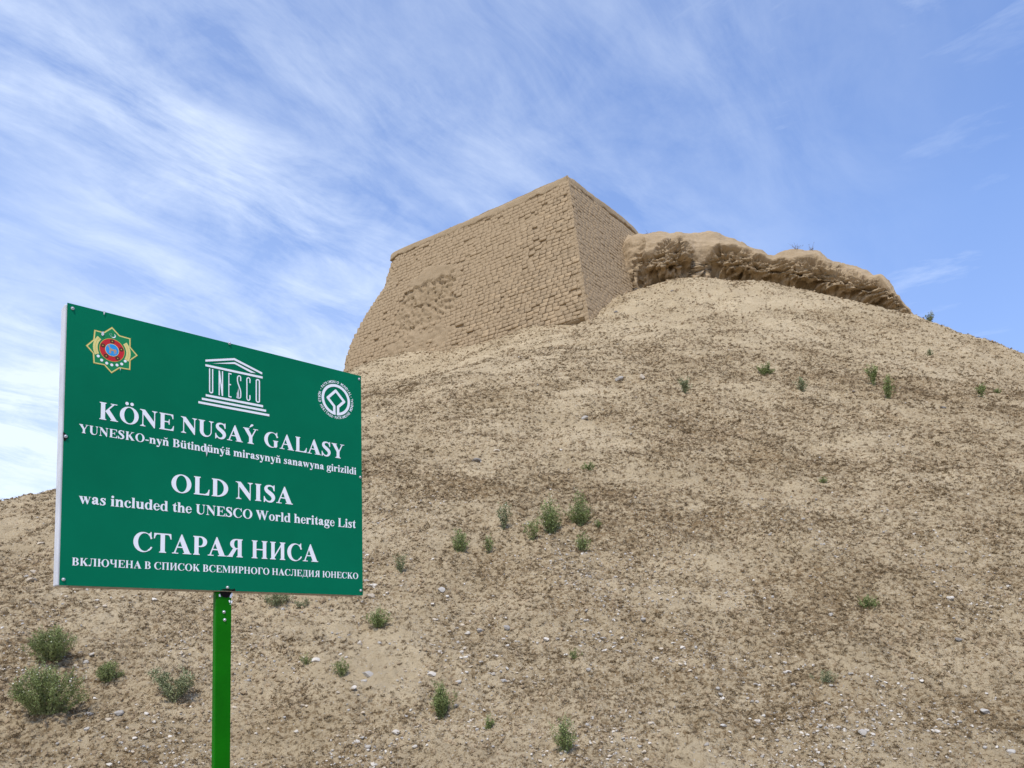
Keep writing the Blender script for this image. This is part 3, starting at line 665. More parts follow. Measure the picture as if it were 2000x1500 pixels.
# sheet: slightly buckled steel plate
nx, nz = 30, 20
S_, H_ = np.meshgrid(np.linspace(0, SW, nx), np.linspace(0, SH, nz))
edge_ = np.minimum(np.minimum(S_, SW-S_), np.minimum(H_, SH-H_))
Yw = -.0022*sstep(.0, .2, edge_)*0+.0003*pn(S_*3, H_*3, 2)+0
sheet = gridmesh('face_sheet', np.stack([S_-SP, Yw-.004, ZT-H_], -1)[::-1], MAT['green'], smooth=False, parent=sign)
md = sheet.modifiers.new('thickness', 'SOLIDIFY'); md.thickness = .0022; md.offset = 0
FD = .056
f_l = box('frame_side', -SP-.007, -SP+.03, .0005, FD, ZT-SH-.002, ZT-.004, MAT['frame'], sign, .004)
box('frame_side', SW-SP-.03, SW-SP+.001, .0005, FD, ZT-SH-.002, ZT-.004, MAT['frame'], sign, .004)
box('frame_rail', -SP+.031, SW-SP-.031, .0010, FD-.001, ZT-.034, ZT+.0022, MAT['frame'], sign, .003)
box('frame_rail', -SP+.031, SW-SP-.031, .0010, FD-.001, ZT-SH-.003, ZT-SH+.03, MAT['frame_low'], sign, .003)
box('back_sheet', -SP+.0315, SW-SP-.0315, FD-.006, FD-.003, ZT-SH+.031, ZT-.035, MAT['frame_low'], sign)
post = box('post', -.031, .031, .004, .036, -.35, ZT-SH-.0035, MAT['post'], sign, .004)
YD = [0.0055]
def flat(name, polys, m, parent, dy=.0004, conv=True):
    V = []; F = []
    for p in polys:
        b0 = len(V); V += [LP(s, h, -YD[0]-dy) for s, h in p]; F.append(tuple(range(b0, b0+len(p))))
    return mesh(name, V, F, m, parent=parent)
def px(pts, sc, ox, oy): return [B(ox+x/sc, oy+y/sc) for x, y in pts]
def textline(text, uL, vL, uR, vR, top, base, name, step=12):
    a = np.array(B(uL, vL)); b_ = np.array(B(uR, vR)); cap = B(*base)[1]-B(*top)[1]
    adv = sum(250 if c == ' ' else GL[c][1] for c in text); sx = (b_[0]-a[0])/(adv-40); sy = cap/676
    x = -20.0; P = []
    for ch in text:
        if ch == ' ': x += 250; continue
        for pl in glyph(ch, step):
            q_ = []
            for X, Y in pl:
                s = a[0]+(x+X)*sx; hb = a[1]+(b_[1]-a[1])*(s-a[0])/(b_[0]-a[0]); q_.append((s, hb-Y*sy))
            P.append(q_)
        x += GL[ch][1]
    flat(name, P, MAT['white'], sheet)
T = 'title_lettering'; Tx = 'small_lettering'
textline('KÖNE NUSAÝ GALASY', 191, 818.5, 671, 897, (192.2, 785.2), (191, 818.5), T)
textline('YUNESKO-nyň Bütindünýä mirasynyň sanawyna girizildi', 153.5, 845.3, 694.5, 927.6, (153.7, 828.5), (153.7, 845.3), Tx, 16)
textline('OLD NISA', 333, 960.5, 570, 985.8, (375.5, 928.7), (375.2, 963.4), T)
textline('was included the UNESCO World heritage List', 153.5, 983.3, 693.2, 1032, (663, 1012.6), (663, 1029.2), Tx, 16)
textline('СТАРАЯ НИСА', 258.5, 1076.2, 619.5, 1097.8, (320, 1042.4), (318, 1079.4), T)
textline('ВКЛЮЧЕНА В СПИСОК ВСЕМИРНОГО НАСЛЕДИЯ ЮНЕСКО', 139, 1104.3, 698.5, 1131, (140.2, 1089.2), (140, 1104.3), Tx, 16)
# temple emblem
Z = (5.882, 380, 670); E1 = []
E1 += [px([(118, 195), (118, 219), (448, 202), (452, 178)], *Z), px([(452, 178), (448, 202), (770, 366), (770, 343)], *Z)]
E1 += [px([(200, 240), (455, 246), (455, 224)], *Z), px([(455, 224), (455, 246), (640, 345), (697, 350)], *Z)]
E1 += [px([(118, 247), (118, 271), (775, 413), (775, 389)], *Z), px([(122, 591), (122, 616), (780, 743), (780, 718)], *Z)]
E1 += [px([(77, 631), (77, 656), (815, 795), (815, 770)], *Z), px([(37, 671), (37, 696), (852, 847), (852, 822)], *Z)]
def col(x0, x1, yt, yb, ch):
    """one of the tall sans letters that stand for the columns, on a 100 x 600 grid"""
    r_ = {'U': lambda: g_d(g_u(g_rect(0, 100, 60, 600), g_ell(50, 55, 50, 50)), g_u(g_rect(28, 72, 60, 640), g_ell(50, 60, 22, 24))),
          'N': lambda: g_u(g_rect(0, 26, 0, 600), g_rect(74, 100, 0, 600), g_poly([(0, 600), (30, 600), (100, 0), (70, 0)])),
          'E': lambda: g_u(g_rect(0, 28, 0, 600), g_rect(0, 95, 570, 600), g_rect(0, 80, 300, 330), g_rect(0, 95, 0, 30)),
          'S': lambda: g_stroke([(88, 470, 13), (85, 560, 13), (50, 585, 13), (16, 540, 13), (16, 430, 13), (50, 320, 14), (86, 200, 13), (86, 60, 13), (50, 14, 13), (14, 55, 13), (12, 140, 13)]),
          'C': lambda: g_stroke([(87, 470, 13), (86, 560, 13), (50, 586, 13), (15, 550, 13), (14, 430, 13), (14, 170, 13), (15, 50, 13), (50, 14, 13), (86, 50, 13), (87, 140, 13)]),
          'O': lambda: g_d(g_u(g_rect(0, 100, 60, 540), g_ell(50, 55, 50, 55), g_ell(50, 545, 50, 55)), g_u(g_rect(28, 72, 60, 540), g_ell(50, 60, 22, 28), g_ell(50, 540, 22, 28)))}[ch]()
    res = []
    for pl in contour(r_, -10, 110, -10, 620, 7):
        res.append(px([(x0+(x1-x0)*X/100, yb+(yt-yb)*Y/600+(X-50)/100*(x1-x0)*.21) for X, Y in pl], *Z))
    return res
for a, b_, c, d, ch in ((160, 208, 300, 585, 'U'), (270, 321, 325, 608, 'N'), (382, 420, 350, 628, 'E'), (480, 529, 374, 645, 'S'), (588, 635, 397, 668, 'C'), (695, 745, 418, 690, 'O')):
    E1 += col(a, b_, c, d, ch)
flat('temple_emblem', E1, MAT['white'], sheet)
# round heritage emblem with its ring of words
cw = np.array(B(600+681/12.5, 720+766/12.5)); le_ = B(600+335/12.5, 720+650/12.5); re_ = B(600+1028/12.5, 720+850/12.5)
rW = (re_[0]-le_[0])/2; cw[0] = (re_[0]+le_[0])/2
def wp(x, y): s, h = B(600+x/12.5, 720+y/12.5); return (s-cw[0])/rW*100, -(h-cw[1])/rW*100
LW_ = 8.3
lft = [wp(680, 548), wp(485, 716), wp(645, 925), wp(645, 1080)]; rgt = [wp(680, 548), wp(885, 817), wp(738, 942), wp(738, 1100)]
ringf = g_d(g_ell(0, 0, 100, 100), g_ell(0, 0, 83, 83))
gap = g_rect((wp(678, 1000)[0]), (wp(706, 1000)[0]), -130, wp(690, 930)[1]+6)
wh = g_d(g_u(ringf, g_stroke([(a, b_, LW_) for a, b_ in lft], smooth=False), g_stroke([(a, b_, LW_) for a, b_ in rgt], smooth=False)), gap)
flat('heritage_emblem', [[(cw[0]+x*rW/100, cw[1]-y*rW/100) for x, y in pl] for pl in contour(wh, -110, 110, -112, 110, 2.2)], MAT['white'], sheet)
def sans(ch):
    c = bpy.data.curves.new('letter', 'FONT'); c.body = ch; c.size = 1.0; c.offset = .022; c.resolution_u = 3; c.align_x = 'CENTER'
    o = bpy.data.objects.new('letter', c); me = bpy.data.meshes.new_from_object(o)
    r = ([tuple(v.co) for v in me.vertices], [tuple(p.vertices) for p in me.polygons])
    bpy.data.objects.remove(o); bpy.data.curves.remove(c); bpy.data.meshes.remove(me); return r
SL = {}
V = []; F = []
def ringtext(text, a0, a1, inward):
    n = len(text)
    for i, ch in enumerate(text):
        if ch == ' ': continue
        if ch not in SL: SL[ch] = sans(ch)
        an = math.radians(a0+(a1-a0)*i/(n-1)); v, f = SL[ch]; b0 = len(V); k = rW*.235
        rb = rW*(1.075 if not inward else 1.235)
        for x, y, z in v:
            if inward: rr_ = rb-y*k; t_ = an+(x*k*.78)/rW*.86
            else: rr_ = rb+y*k; t_ = an-(x*k*.78)/rW*.86
            V.append(LP(cw[0]+rr_*math.cos(t_), cw[1]-rr_*math.sin(t_), -YD[0]-.0004))
        F.extend(tuple(b0+q_ for q_ in p_) for p_ in f)
ringtext('PATRIMONIO MUNDIAL', 146, 27, False)
ringtext('PATRIMOINE MONDIAL', -92, 12, True)
ringtext('WORLD HERITAGE', 168, 256, True)
for an in (155, 20, 262):
    x, y = cw[0]+rW*1.15*math.cos(math.radians(an)), cw[1]-rW*1.15*math.sin(math.radians(an)); b0 = len(V)
    for k in range(8): V.append(LP(x+rW*.025*math.cos(k*.785), y+rW*.025*math.sin(k*.785), -YD[0]-.0004))
    F.append(tuple(range(b0, b0+8)))
mesh('ring_lettering', V, F, MAT['white'], parent=sheet)
# state emblem: eight-pointed star, wheat, cotton, carpet ring, horse
Z = (5.882, 80, 570)
star = px([(812, 408), (900, 505), (1025, 540), (1025, 640), (1108, 738), (1025, 795), (1022, 905), (900, 885), (805, 942), (722, 850), (597, 825), (590, 712), (510, 622), (595, 553), (607, 440), (715, 468)], *Z)
ec = np.array(B(80+810/5.882, 570+676/5.882))
def fan(P, c=ec): return [[tuple(c), P[i], P[(i+1) % len(P)]] for i in range(len(P))]
shr = lambda P, k: [tuple(ec+(np.array(p_)-ec)*k) for p_ in P]
em = flat('star_emblem', fan(star), MAT['gold'], sheet, .0002)
def up1(name, P, m, dy): return flat(name, P, m, sheet, dy)
up1('emblem_outline', fan(shr(star, .975)), MAT['yellow'], .0004)
up1('emblem_field', fan(shr(star, .925)), MAT['egreen'], .0006)
rr0 = (B(80+955/5.882, 570+700/5.882)[0]-B(80+662/5.882, 570+650/5.882)[0])/2; rr1 = (B(80+810/5.882, 570+808/5.882)[1]-B(80+810/5.882, 570+545/5.882)[1])/2
ec2 = np.array([(B(80+955/5.882, 700)[0]+B(80+662/5.882, 690)[0])/2, ec[1]])
def disc(k, c=ec2, a=rr0, b_=rr1, n=40): return [[(c[0]+a*k*math.cos(i*2*math.pi/n), c[1]+b_*k*math.sin(i*2*math.pi/n)) for i in range(n)]]
up1('emblem_rim', disc(1.0), MAT['gold'], .0010); up1('carpet_ring', disc(.96), MAT['red'], .0012)
up1('emblem_rim', disc(.55), MAT['yellow'], .0018); up1('blue_disc', disc(.51), MAT['blue'], .0020)
gul = []
for k in range(5):
    an = math.radians(90+72*k); c_ = ec2+np.array([rr0*.76*math.cos(an), -rr1*.76*math.sin(an)])
    gul += disc(.20, c_, rr0, rr1*.95, 8)
up1('carpet_gul', gul, MAT['brown'], .0014)
g2 = []
for k in range(5):
    an = math.radians(90+72*k); c_ = ec2+np.array([rr0*.76*math.cos(an), -rr1*.76*math.sin(an)]); g2 += disc(.055, c_, rr0, rr1, 4)
up1('carpet_gul', g2, MAT['gold'], .0016)
def arc(a0, a1, r0_, r1_, n=18):
    P = []
    for i in range(n):
        t0, t1 = [math.radians(a0+(a1-a0)*(i+j)/n) for j in (0, 1)]
        f_ = lambda t, r: (ec2[0]+rr0*r*math.cos(t), ec2[1]-rr1*r*math.sin(t))
        P.append([f_(t0, r0_), f_(t1, r0_), f_(t1, r1_), f_(t0, r1_)])
    return P
up1('wheat', arc(140, 208, 1.12, 1.48)+arc(-28, 40, 1.12, 1.48), MAT['yellow'], .0010)
up1('wheat', arc(141, 207, 1.28, 1.31)+arc(-27, 39, 1.28, 1.31), MAT['gold'], .0012)
cot = []
for xx, yy in ((652, 743), (692, 790), (750, 825), (808, 845), (868, 847), (922, 835), (962, 802)):
    c_ = B(80+xx/5.882, 570+yy/5.882); cot += disc(.125, np.array(c_), rr0, rr1, 9)
up1('cotton', cot, MAT['white'], .0010)
cr = contour(g_d(g_ell(0, 0, 100, 100), g_ell(-28, 22, 88, 88)), -110, 110, -110, 110, 9)
cc = B(80+826/5.882, 570+512/5.882)
mo = [[(cc[0]+x*rr0*.0019, cc[1]-y*rr1*.0019) for x, y in pl] for pl in cr]
for xx, yy in ((785, 492), (800, 487), (790, 506), (806, 502), (798, 518)): mo += disc(.022, np.array(B(80+xx/5.882, 570+yy/5.882)), rr0, rr1, 5)
up1('crescent', mo, MAT['white'], .0010)
hs = [(-62, 62), (-50, 72), (-38, 66), (-30, 30), (20, 14), (52, 22), (66, 6), (60, -60), (52, -60), (50, -14), (44, -22), (36, -62), (28, -62), (30, -14), (-16, -16), (-18, -66), (-27, -66), (-28, -18), (-36, -66), (-45, -62), (-40, -4), (-44, 26), (-58, 46), (-74, 44)]
hz_ = contour(g_poly(hs), -90, 90, -90, 90, 7)
up1('horse', [[(ec2[0]+x*rr0*.0052, ec2[1]-y*rr1*.0052) for x, y in pl] for pl in hz_], MAT['horse'], .0022)
# chips where the paint has gone, and the torn hole
up1('paint_chip', [px([(706, 226), (736, 234), (716, 275)], *Z), px([(690, 470), (712, 462), (720, 500), (700, 515), (686, 500)], *Z), px([(897, 880), (910, 884), (904, 915)], *Z),
                   px([(470, 635), (495, 520), (503, 600), (500, 648)], 5.882, 380, 670), px([(118, 1240), (134, 1180), (142, 1260), (130, 1310)], 5.882, 380, 670)], MAT['frame'], .0026)
up1('torn_hole', [px([(168, 252), (180, 262), (210, 292), (196, 306), (178, 328), (168, 300)], 3.947, 80, 780), px([(1400+30, 108), (1530, 116), (1522, 96), (1516, 104), (1450, 102)], 3.333, 0, 1120)], MAT['black'], .0008)
def rivet(name, u, v, r, parent, yy):
    s, h = B(u, v); V = []; F = []; n = 12
    for j, (rr_, dd) in enumerate(((1, 0), (1, .0012), (.62, .0016), (.55, .0035), (.3, .0048))):
        for k in range(n):
            a = k*2*math.pi/n; x, y, z = LP(s, h, yy-dd); V.append((x+r*rr_*math.cos(a), y, z+r*rr_*math.sin(a)))
    for j in range(4):
        for k in range(n): F.append((j*n+k, j*n+(k+1) % n, (j+1)*n+(k+1) % n, (j+1)*n+k))
    F.append(tuple(range(4*n, 5*n))); mesh(name, V, F, MAT['rivet'], parent=parent)
for u, v in ((141, 603.5), (447, 671.5), (700, 741), (127.5, 853), (702, 932.5), (123, 1132), (443, 1147.5), (703, 1153.5)): rivet('rivet', u, v, .0058, sheet, -.0062)
for u, v in ((438, 1195), (439.3, 1210.5)): rivet('rivet', u, v, .0062, post, .0036)
def onpost(name, pts, m, sc=3.333, ox=0, oy=1120, yy=.0031):
    P = px(pts, sc, ox, oy); return mesh(name, [LP(s, h, yy) for s, h in P], [tuple(range(len(P)))], m, parent=post)
onpost('rust_notch', [(1432, 116), (1512, 122), (1505, 145), (1480, 158), (1455, 154), (1438, 138)], MAT['black'])
for p_ in ([(1425, 138), (1434, 132), (1440, 150), (1428, 152)], [(1500, 140), (1514, 122), (1517, 140), (1506, 160), (1496, 156)], [(1490, 176), (1500, 172), (1502, 188), (1494, 190)], [(1504, 178), (1514, 176), (1513, 196), (1506, 192)], [(1497, 198), (1503, 196), (1502, 204)]):
    onpost('flaked_paint', p_, MAT['white'], yy=.0027)

# ---------------------------------------------------------------- shrubs and herbs growing on the slope
def leafmat(name, a, b_):
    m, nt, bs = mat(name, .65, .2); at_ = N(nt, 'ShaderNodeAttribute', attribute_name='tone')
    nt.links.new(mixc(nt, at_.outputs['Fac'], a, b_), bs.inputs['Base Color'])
    bs.inputs['Transmission Weight'].default_value = 0; return m
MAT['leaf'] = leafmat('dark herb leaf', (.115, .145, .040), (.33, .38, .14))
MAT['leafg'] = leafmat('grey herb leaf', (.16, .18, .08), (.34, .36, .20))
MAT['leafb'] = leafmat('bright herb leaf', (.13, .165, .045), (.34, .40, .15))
MAT['leafd'] = leafmat('dry twig', (.22, .165, .10), (.36, .29, .20))
MAT['stem'] = plain('herb stem', (.20, .19, .10), .8, .1, .2, 60)
MAT['flower'] = plain('pale flower', (.80, .80, .66), .7, .1, .1, 60)
def shrub(name, u, v, w, h, kind, label, cat='shrub', mt='leaf', dens=1.0, flowers=0, lean=0.0, base=None):
    r = np.random.default_rng(int(u*7+v)); b0 = hit(u, v) if base is None else np.array(base)
    sc = (b0[1]-0)/1500.0/math.cos(0.0); Rr = w*.62*sc; Hh = h*sc*1.08
    root = empty(name, tuple(b0-[0, 0, .01])); tag(root, label, cat)
    stems = []; ns = {'dense': 70, 'up': 34, 'sparse': 11, 'open': 14, 'tiny': 16, 'twig': 12}[kind]*(1+w/200)
    ns = int(ns)
    leaves = []
    for k in range(ns):
        a = r.uniform(0, 2*math.pi)
        if kind == 'dense': rad = Rr*r.uniform(.05, 1.0)**.6; top = Hh*(.22+.78*math.sqrt(max(0, 1-(rad/Rr)**2)))*r.uniform(.72, 1.08)
        elif kind == 'open': rad = Rr*r.uniform(.55, 1.05); top = Hh*r.uniform(.45, 1.0); a = r.choice([0.15, 2.9])+r.normal()*.5
        elif kind == 'sparse': rad = Rr*r.uniform(.2, 1); top = Hh*r.uniform(.45, 1.05)
        elif kind == 'twig': rad = Rr*r.uniform(.5, 1.2); top = Hh*r.uniform(.2, 1.0)
        else: rad = Rr*r.uniform(.05, 1.05); top = Hh*r.uniform(.40, 1.12)*(1-.35*(rad/Rr)**2)
        end = np.array([math.cos(a)*rad+lean*top, math.sin(a)*rad*.8, top]); mid = end*np.array([.35, .35, .55])+r.normal(size=3)*Rr*.05
        pts = [np.array([math.cos(a), math.sin(a), 0])*rad*(.45 if kind in ('dense', 'up', 'tiny') else .08)*r.random()**.5]; mid = mid+pts[0]*.6
        n = 7
        for i in range(1, n+1):
            t = i/n; pts.append((1-t)**2*pts[0]+2*t*(1-t)*mid+t*t*end+r.normal(size=3)*Hh*.012)
        stems.append(pts)
        for _ in range(3 if kind in ('dense', 'up', 'sparse', 'open') else 1):      # side shoots
            i = r.integers(2, n); s0 = pts[i]; dr = r.normal(size=3); dr[2] = abs(dr[2])+.5; dr /= np.linalg.norm(dr); ln_ = Hh*r.uniform(.12, .28)
            stems.append([s0, s0+dr*ln_*.5, s0+dr*ln_+np.array([0, 0, ln_*.15])])
    SV = []; SF = []; th_ = max(.0009, .30*sc)
    if kind == 'twig': th_ *= 1.2
    for pts in stems:
        for i, p_ in enumerate(pts):
            rr_ = th_*(1-.7*i/len(pts)); b1 = len(SV)
            for k in range(3): SV.append((p_[0]+rr_*math.cos(k*2.09), p_[1]+rr_*math.sin(k*2.09), p_[2]))
            if i:
                for k in range(3): k2 = (k+1) % 3; SF.append((b1-3+k, b1-3+k2, b1+k2, b1+k))
    mesh('stems', SV, SF, MAT['stem'] if kind != 'twig' else MAT['leafd'], parent=root)
    area = w*h; nl = int({'dense': 1.5, 'up': 1.4, 'sparse': .6, 'open': .36, 'tiny': 1.5, 'twig': .015}[kind]*area*dens)+40*(kind != 'twig')
    LV = []; LF = []; tone = []; L0 = {'dense': 2.8, 'up': 3.0, 'sparse': 3.1, 'open': 3.5, 'tiny': 2.4, 'twig': 2.2}[kind]*sc
    if kind == 'open': L0 *= 1.15
    segs = [(pts, i) for pts in stems for i in range(len(pts)-1)]
    wts = np.array([((.6 if kind in ('dense', 'up', 'tiny') else .25)+i/len(pts)) for pts, i in segs]); wts /= wts.sum()
    pick = r.choice(len(segs), nl, p=wts)
    for pk in pick:
        pts, i = segs[pk]; t = r.random(); c = pts[i]*(1-t)+pts[i+1]*t+r.normal(size=3)*L0*.5
        if c[2] < 0: c[2] = abs(c[2])*.3
        d = r.normal(size=3); d[2] += .7; d /= np.linalg.norm(d); s_ = np.cross(d, r.normal(size=3)); s_ /= np.linalg.norm(s_)+1e-9
        Ln = L0*r.uniform(.6, 1.3); wd = Ln*.25; b1 = len(LV)
        LV += [c, c+d*Ln*.5+s_*wd, c+d*Ln, c+d*Ln*.5-s_*wd]; LF.append((b1, b1+1, b1+2, b1+3))
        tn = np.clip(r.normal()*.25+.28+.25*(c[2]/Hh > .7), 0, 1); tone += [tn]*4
    if LV:
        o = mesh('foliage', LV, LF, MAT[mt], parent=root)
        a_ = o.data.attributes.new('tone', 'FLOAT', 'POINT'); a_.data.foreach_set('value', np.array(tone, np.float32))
    if flowers:
        FV = []; FF = []
        tips = [pts[-1] for pts in stems]
        for _ in range(flowers):
            c = tips[r.integers(len(tips))]+r.normal(size=3)*L0*.6; q_ = .85*sc*r.uniform(.8, 1.6)
            e1 = r.normal(size=3); e1 /= np.linalg.norm(e1); e2 = np.cross(e1, r.normal(size=3)); e2 /= np.linalg.norm(e2); b1 = len(FV)
            for k in range(5): FV.append(c+(e1*math.cos(k*1.2566)+e2*math.sin(k*1.2566))*q_)
            FF.append(tuple(range(b1, b1+5)))
        mesh('flowers', FV, FF, MAT['flower'], parent=root)
    return root
SHR = [
 ('shrub', 94, 1408, 124, 92, 'dense', 'largest green bush, speckled with tiny pale flowers, at the lower left', 'leaf', 1.25, 210),
 ('shrub', 99, 1309, 86, 62, 'dense', 'rounded green bush directly above the largest flowering bush', 'leaf', 1.25, 25),
 ('shrub', 214, 1330, 44, 38, 'dense', 'small dark green tuft right of the two big bushes', 'leaf', 1.5, 0),
 ('shrub', 338, 1364, 88, 66, 'open', 'straggly open plant with two leafy arms left of the sign post', 'leafg', 1.4, 0),
 ('shrub', 862, 1388, 52, 64, 'up', 'upright dense green bush beside broken dead twigs, right of the sign post', 'leaf', 1.2, 0),
 ('herb', 953, 1411, 22, 28, 'tiny', 'tiny green sprig beside a grey pebble right of the upright bush', 'leafb', 1.0, 0),
 ('herb', 1102, 1475, 42, 62, 'up', 'slender green plant at the bottom edge, lowest plant of all', 'leafb', .7, 2),
 ('herb', 738, 1226, 46, 34, 'up', 'fresh green clump below the lower right corner of the sign', 'leafb', 1.0, 0),
 ('herb', 667, 1311, 36, 32, 'tiny', 'small dark plant with two white stones behind it', 'leaf', .8, 3),
 ('herb', 1122, 1298, 24, 22, 'tiny', 'little dark green herb on a pale soil patch low in the middle', 'leaf', .5, 0),
 ('herb', 898, 1078, 38, 40, 'up', 'leftmost green plant of the cluster halfway up the slope', 'leafb', .7, 2),
 ('herb', 954, 1072, 20, 34, 'sparse', 'thin bright sprig second from the left in the cluster', 'leafb', 1.0, 0),
 ('herb', 985, 1030, 28, 56, 'sparse', 'tall thin pale plant standing behind the left end of the cluster', 'leafg', 1.0, 4),
 ('herb', 1041, 1058, 32, 42, 'sparse', 'sparse two-stemmed plant in front of the tallest bush of the cluster', 'leafb', .9, 0),
 ('shrub', 1078, 1038, 46, 62, 'up', 'thickest green bush in the middle of the cluster', 'leafb', .95, 8),
 ('shrub', 1133, 1021, 44, 62, 'up', 'tall green bush at the upper right of the cluster', 'leafb', .8, 6),
 ('herb', 1168, 1027, 17, 15, 'tiny', 'tiny dark sprout at the right end of the cluster', 'leaf', .8, 0),
 ('herb', 1138, 1074, 34, 36, 'up', 'spreading green plant at the lower right of the cluster', 'leafb', .7, 2),
 ('herb', 1150, 915, 30, 19, 'tiny', 'low dark green cushion alone above the cluster', 'leaf', 1.1, 0),
 ('shrub', 1493, 728, 36, 25, 'tiny', 'low dark green bush alone on pale soil high on the slope', 'leaf', 1.3, 0),
 ('herb', 1338, 770, 32, 33, 'sparse', 'thin pale green plant high on the slope, below the right face of the tower', 'leafg', 1.3, 0),
 ('herb', 1567, 767, 26, 28, 'sparse', 'thin green plant between the low dark bush and the twin upright plants', 'leafg', 1.2, 0),
 ('herb', 1706, 757, 24, 40, 'sparse', 'upper one of the two upright plants on the right of the slope', 'leafb', 1.4, 0),
 ('herb', 1735, 779, 26, 44, 'sparse', 'lower one of the two upright plants on the right of the slope', 'leafb', 1.4, 0),
 ('herb', 1918, 776, 15, 26, 'sparse', 'thin sprig near the right edge high on the slope', 'leafb', 1.5, 0),
 ('herb', 1947, 769, 16, 10, 'tiny', 'flat dark tuft just right of the thin sprig near the right edge', 'leaf', 1.0, 0),
 ('herb', 1697, 1173, 40, 28, 'tiny', 'green cushion plant on the right half of the lower slope', 'leaf', 1.0, 0),
 ('herb', 1610, 1330, 46, 24, 'tiny', 'flat grey-green tuft at the lower right', 'leafg', .7, 0),
 ('herb', 1815, 628, 24, 18, 'tiny', 'grey-green plant on the skyline past the end of the mud ridge', 'leafg', 1.0, 0),
 ('herb', 783, 1118, 24, 38, 'sparse', 'thin green plant just right of the sign', 'leafg', .9, 0),
 ('herb', 540, 1186, 62, 34, 'up', 'grey-green plant showing under the bottom edge of the sign', 'leafg', .5, 3),
 ('herb', 590, 1180, 30, 20, 'tiny', 'small green tuft right of the grey-green plant under the sign', 'leafg', .6, 0),
 ('herb', 1816, 693, 11, 14, 'tiny', 'tiny sprig on the upper right shoulder below the ridge end', 'leafg', 1.0, 0),
 ('herb', 1608, 933, 15, 13, 'tiny', 'tiny dark herb in the middle right of the slope', 'leaf', 1.0, 0),
 ('herb', 598, 1288, 26, 20, 'tiny', 'small dark weed just right of the post', 'leaf', .6, 0),
 ('dead_twigs', 818, 1385, 46, 26, 'twig', 'broken dead twigs left of the upright green bush', 'leafd', 1.0, 0),
 ('dead_twigs', 330, 1330, 60, 42, 'twig', 'dry grey twigs inside the straggly open plant', 'leafd', 1.0, 0),
]
for nm, u, v, w, h, k, lb, mt, dn, fl in SHR: shrub(nm, u, v, w, h, k, lb, 'twigs' if nm == 'dead_twigs' else ('shrub' if nm == 'shrub' else 'herb'), mt, dn, fl)
def crest_at(u, j=150):
    X = RP[j]; d = X-EYE; uu2 = PX+FPX*(d@RT)/(d@FWD); k = int(np.argmin(abs(uu2-u)))
    D = RP[:, k]-EYE; vv = PY-FPX*(D@UP)/(D@FWD); return RP[int(np.argmin(vv)), k]
for u, w, h, lb in ((1545, 26, 14, 'bare dry twigs in the dip on top of the mud ridge'), (1573, 12, 16, 'single bare twig on the ridge just right of the dip'), (1262, 14, 8, 'wisp of dry grass where the tower meets the ridge')):
    shrub('dead_twigs', u, 480, w, h, 'twig', lb, 'twigs', 'leafd', 0, 0, 0, crest_at(u)-[0, 0, .03])

# ---------------------------------------------------------------- stones lying on the slope
def rock_shape(seed, sub=1, flat_=.6):
    r = np.random.default_rng(seed); t = (1+5**.5)/2
    V = np.array([(-1, t, 0), (1, t, 0), (-1, -t, 0), (1, -t, 0), (0, -1, t), (0, 1, t), (0, -1, -t), (0, 1, -t), (t, 0, -1), (t, 0, 1), (-t, 0, -1), (-t, 0, 1)])/math.hypot(1, t)
    F = [(0, 11, 5), (0, 5, 1), (0, 1, 7), (0, 7, 10), (0, 10, 11), (1, 5, 9), (5, 11, 4), (11, 10, 2), (10, 7, 6), (7, 1, 8), (3, 9, 4), (3, 4, 2), (3, 2, 6), (3, 6, 8), (3, 8, 9), (4, 9, 5), (2, 4, 11), (6, 2, 10), (8, 6, 7), (9, 8, 1)]
    V = V.tolist()
    for _ in range(sub):
        c = {}; F2 = []
        def md_(a, b_):
            k = (min(a, b_), max(a, b_))
            if k not in c:
                m_ = (np.array(V[a])+np.array(V[b_]))/2; V.append((m_/np.linalg.norm(m_)).tolist()); c[k] = len(V)-1
            return c[k]
        for a, b_, d in F: x, y, z = md_(a, b_), md_(b_, d), md_(d, a); F2 += [(a, x, z), (b_, y, x), (d, z, y), (x, y, z)]
        F = F2
    V = np.array(V)
    for _ in range(7):                      # chop a few flat facets
        n = r.normal(size=3); n /= np.linalg.norm(n); d = V@n; k = r.uniform(.45, .8); V = V-np.outer(np.maximum(d-k, 0), n)
    V = V*(1+r.normal(size=(len(V), 1))*.035)*np.array([r.uniform(.85, 1.1), r.uniform(.6, .9), r.uniform(flat_*.7, flat_)])
    return V, F
def stonemat(name, a, b_):
    m, nt, bs = mat(name, .9, .15); oi = N(nt, 'ShaderNodeObjectInfo')
    c = mixc(nt, oi.outputs['Random'], a, b_); c = mixc(nt, mth(nt, 'MULTIPLY', noise(nt, pos(nt), 40, 5, .6), .55), c, (.36, .29, .20))
    nt.links.new(c, bs.inputs['Base Color']); bump(nt, bs, noise(nt, pos(nt), 90, 4, .6), .004, .6); return m
SM_ = {'pale': stonemat('pale stone', (.56, .51, .44), (.74, .69, .60)), 'grey': stonemat('grey stone', (.34, .32, .29), (.46, .44, .40)), 'dark': stonemat('dark stone', (.12, .12, .125), (.18, .18, .18)), 'tan': stonemat('tan stone', (.50, .42, .31), (.60, .51, .39))}
RS = {}
for c_ in SM_:
    for k in range(4):
        V, F = rock_shape(100+k, 1); me = mesh('stone', V, F, SM_[c_], obj=False); RS[(c_, k)] = me
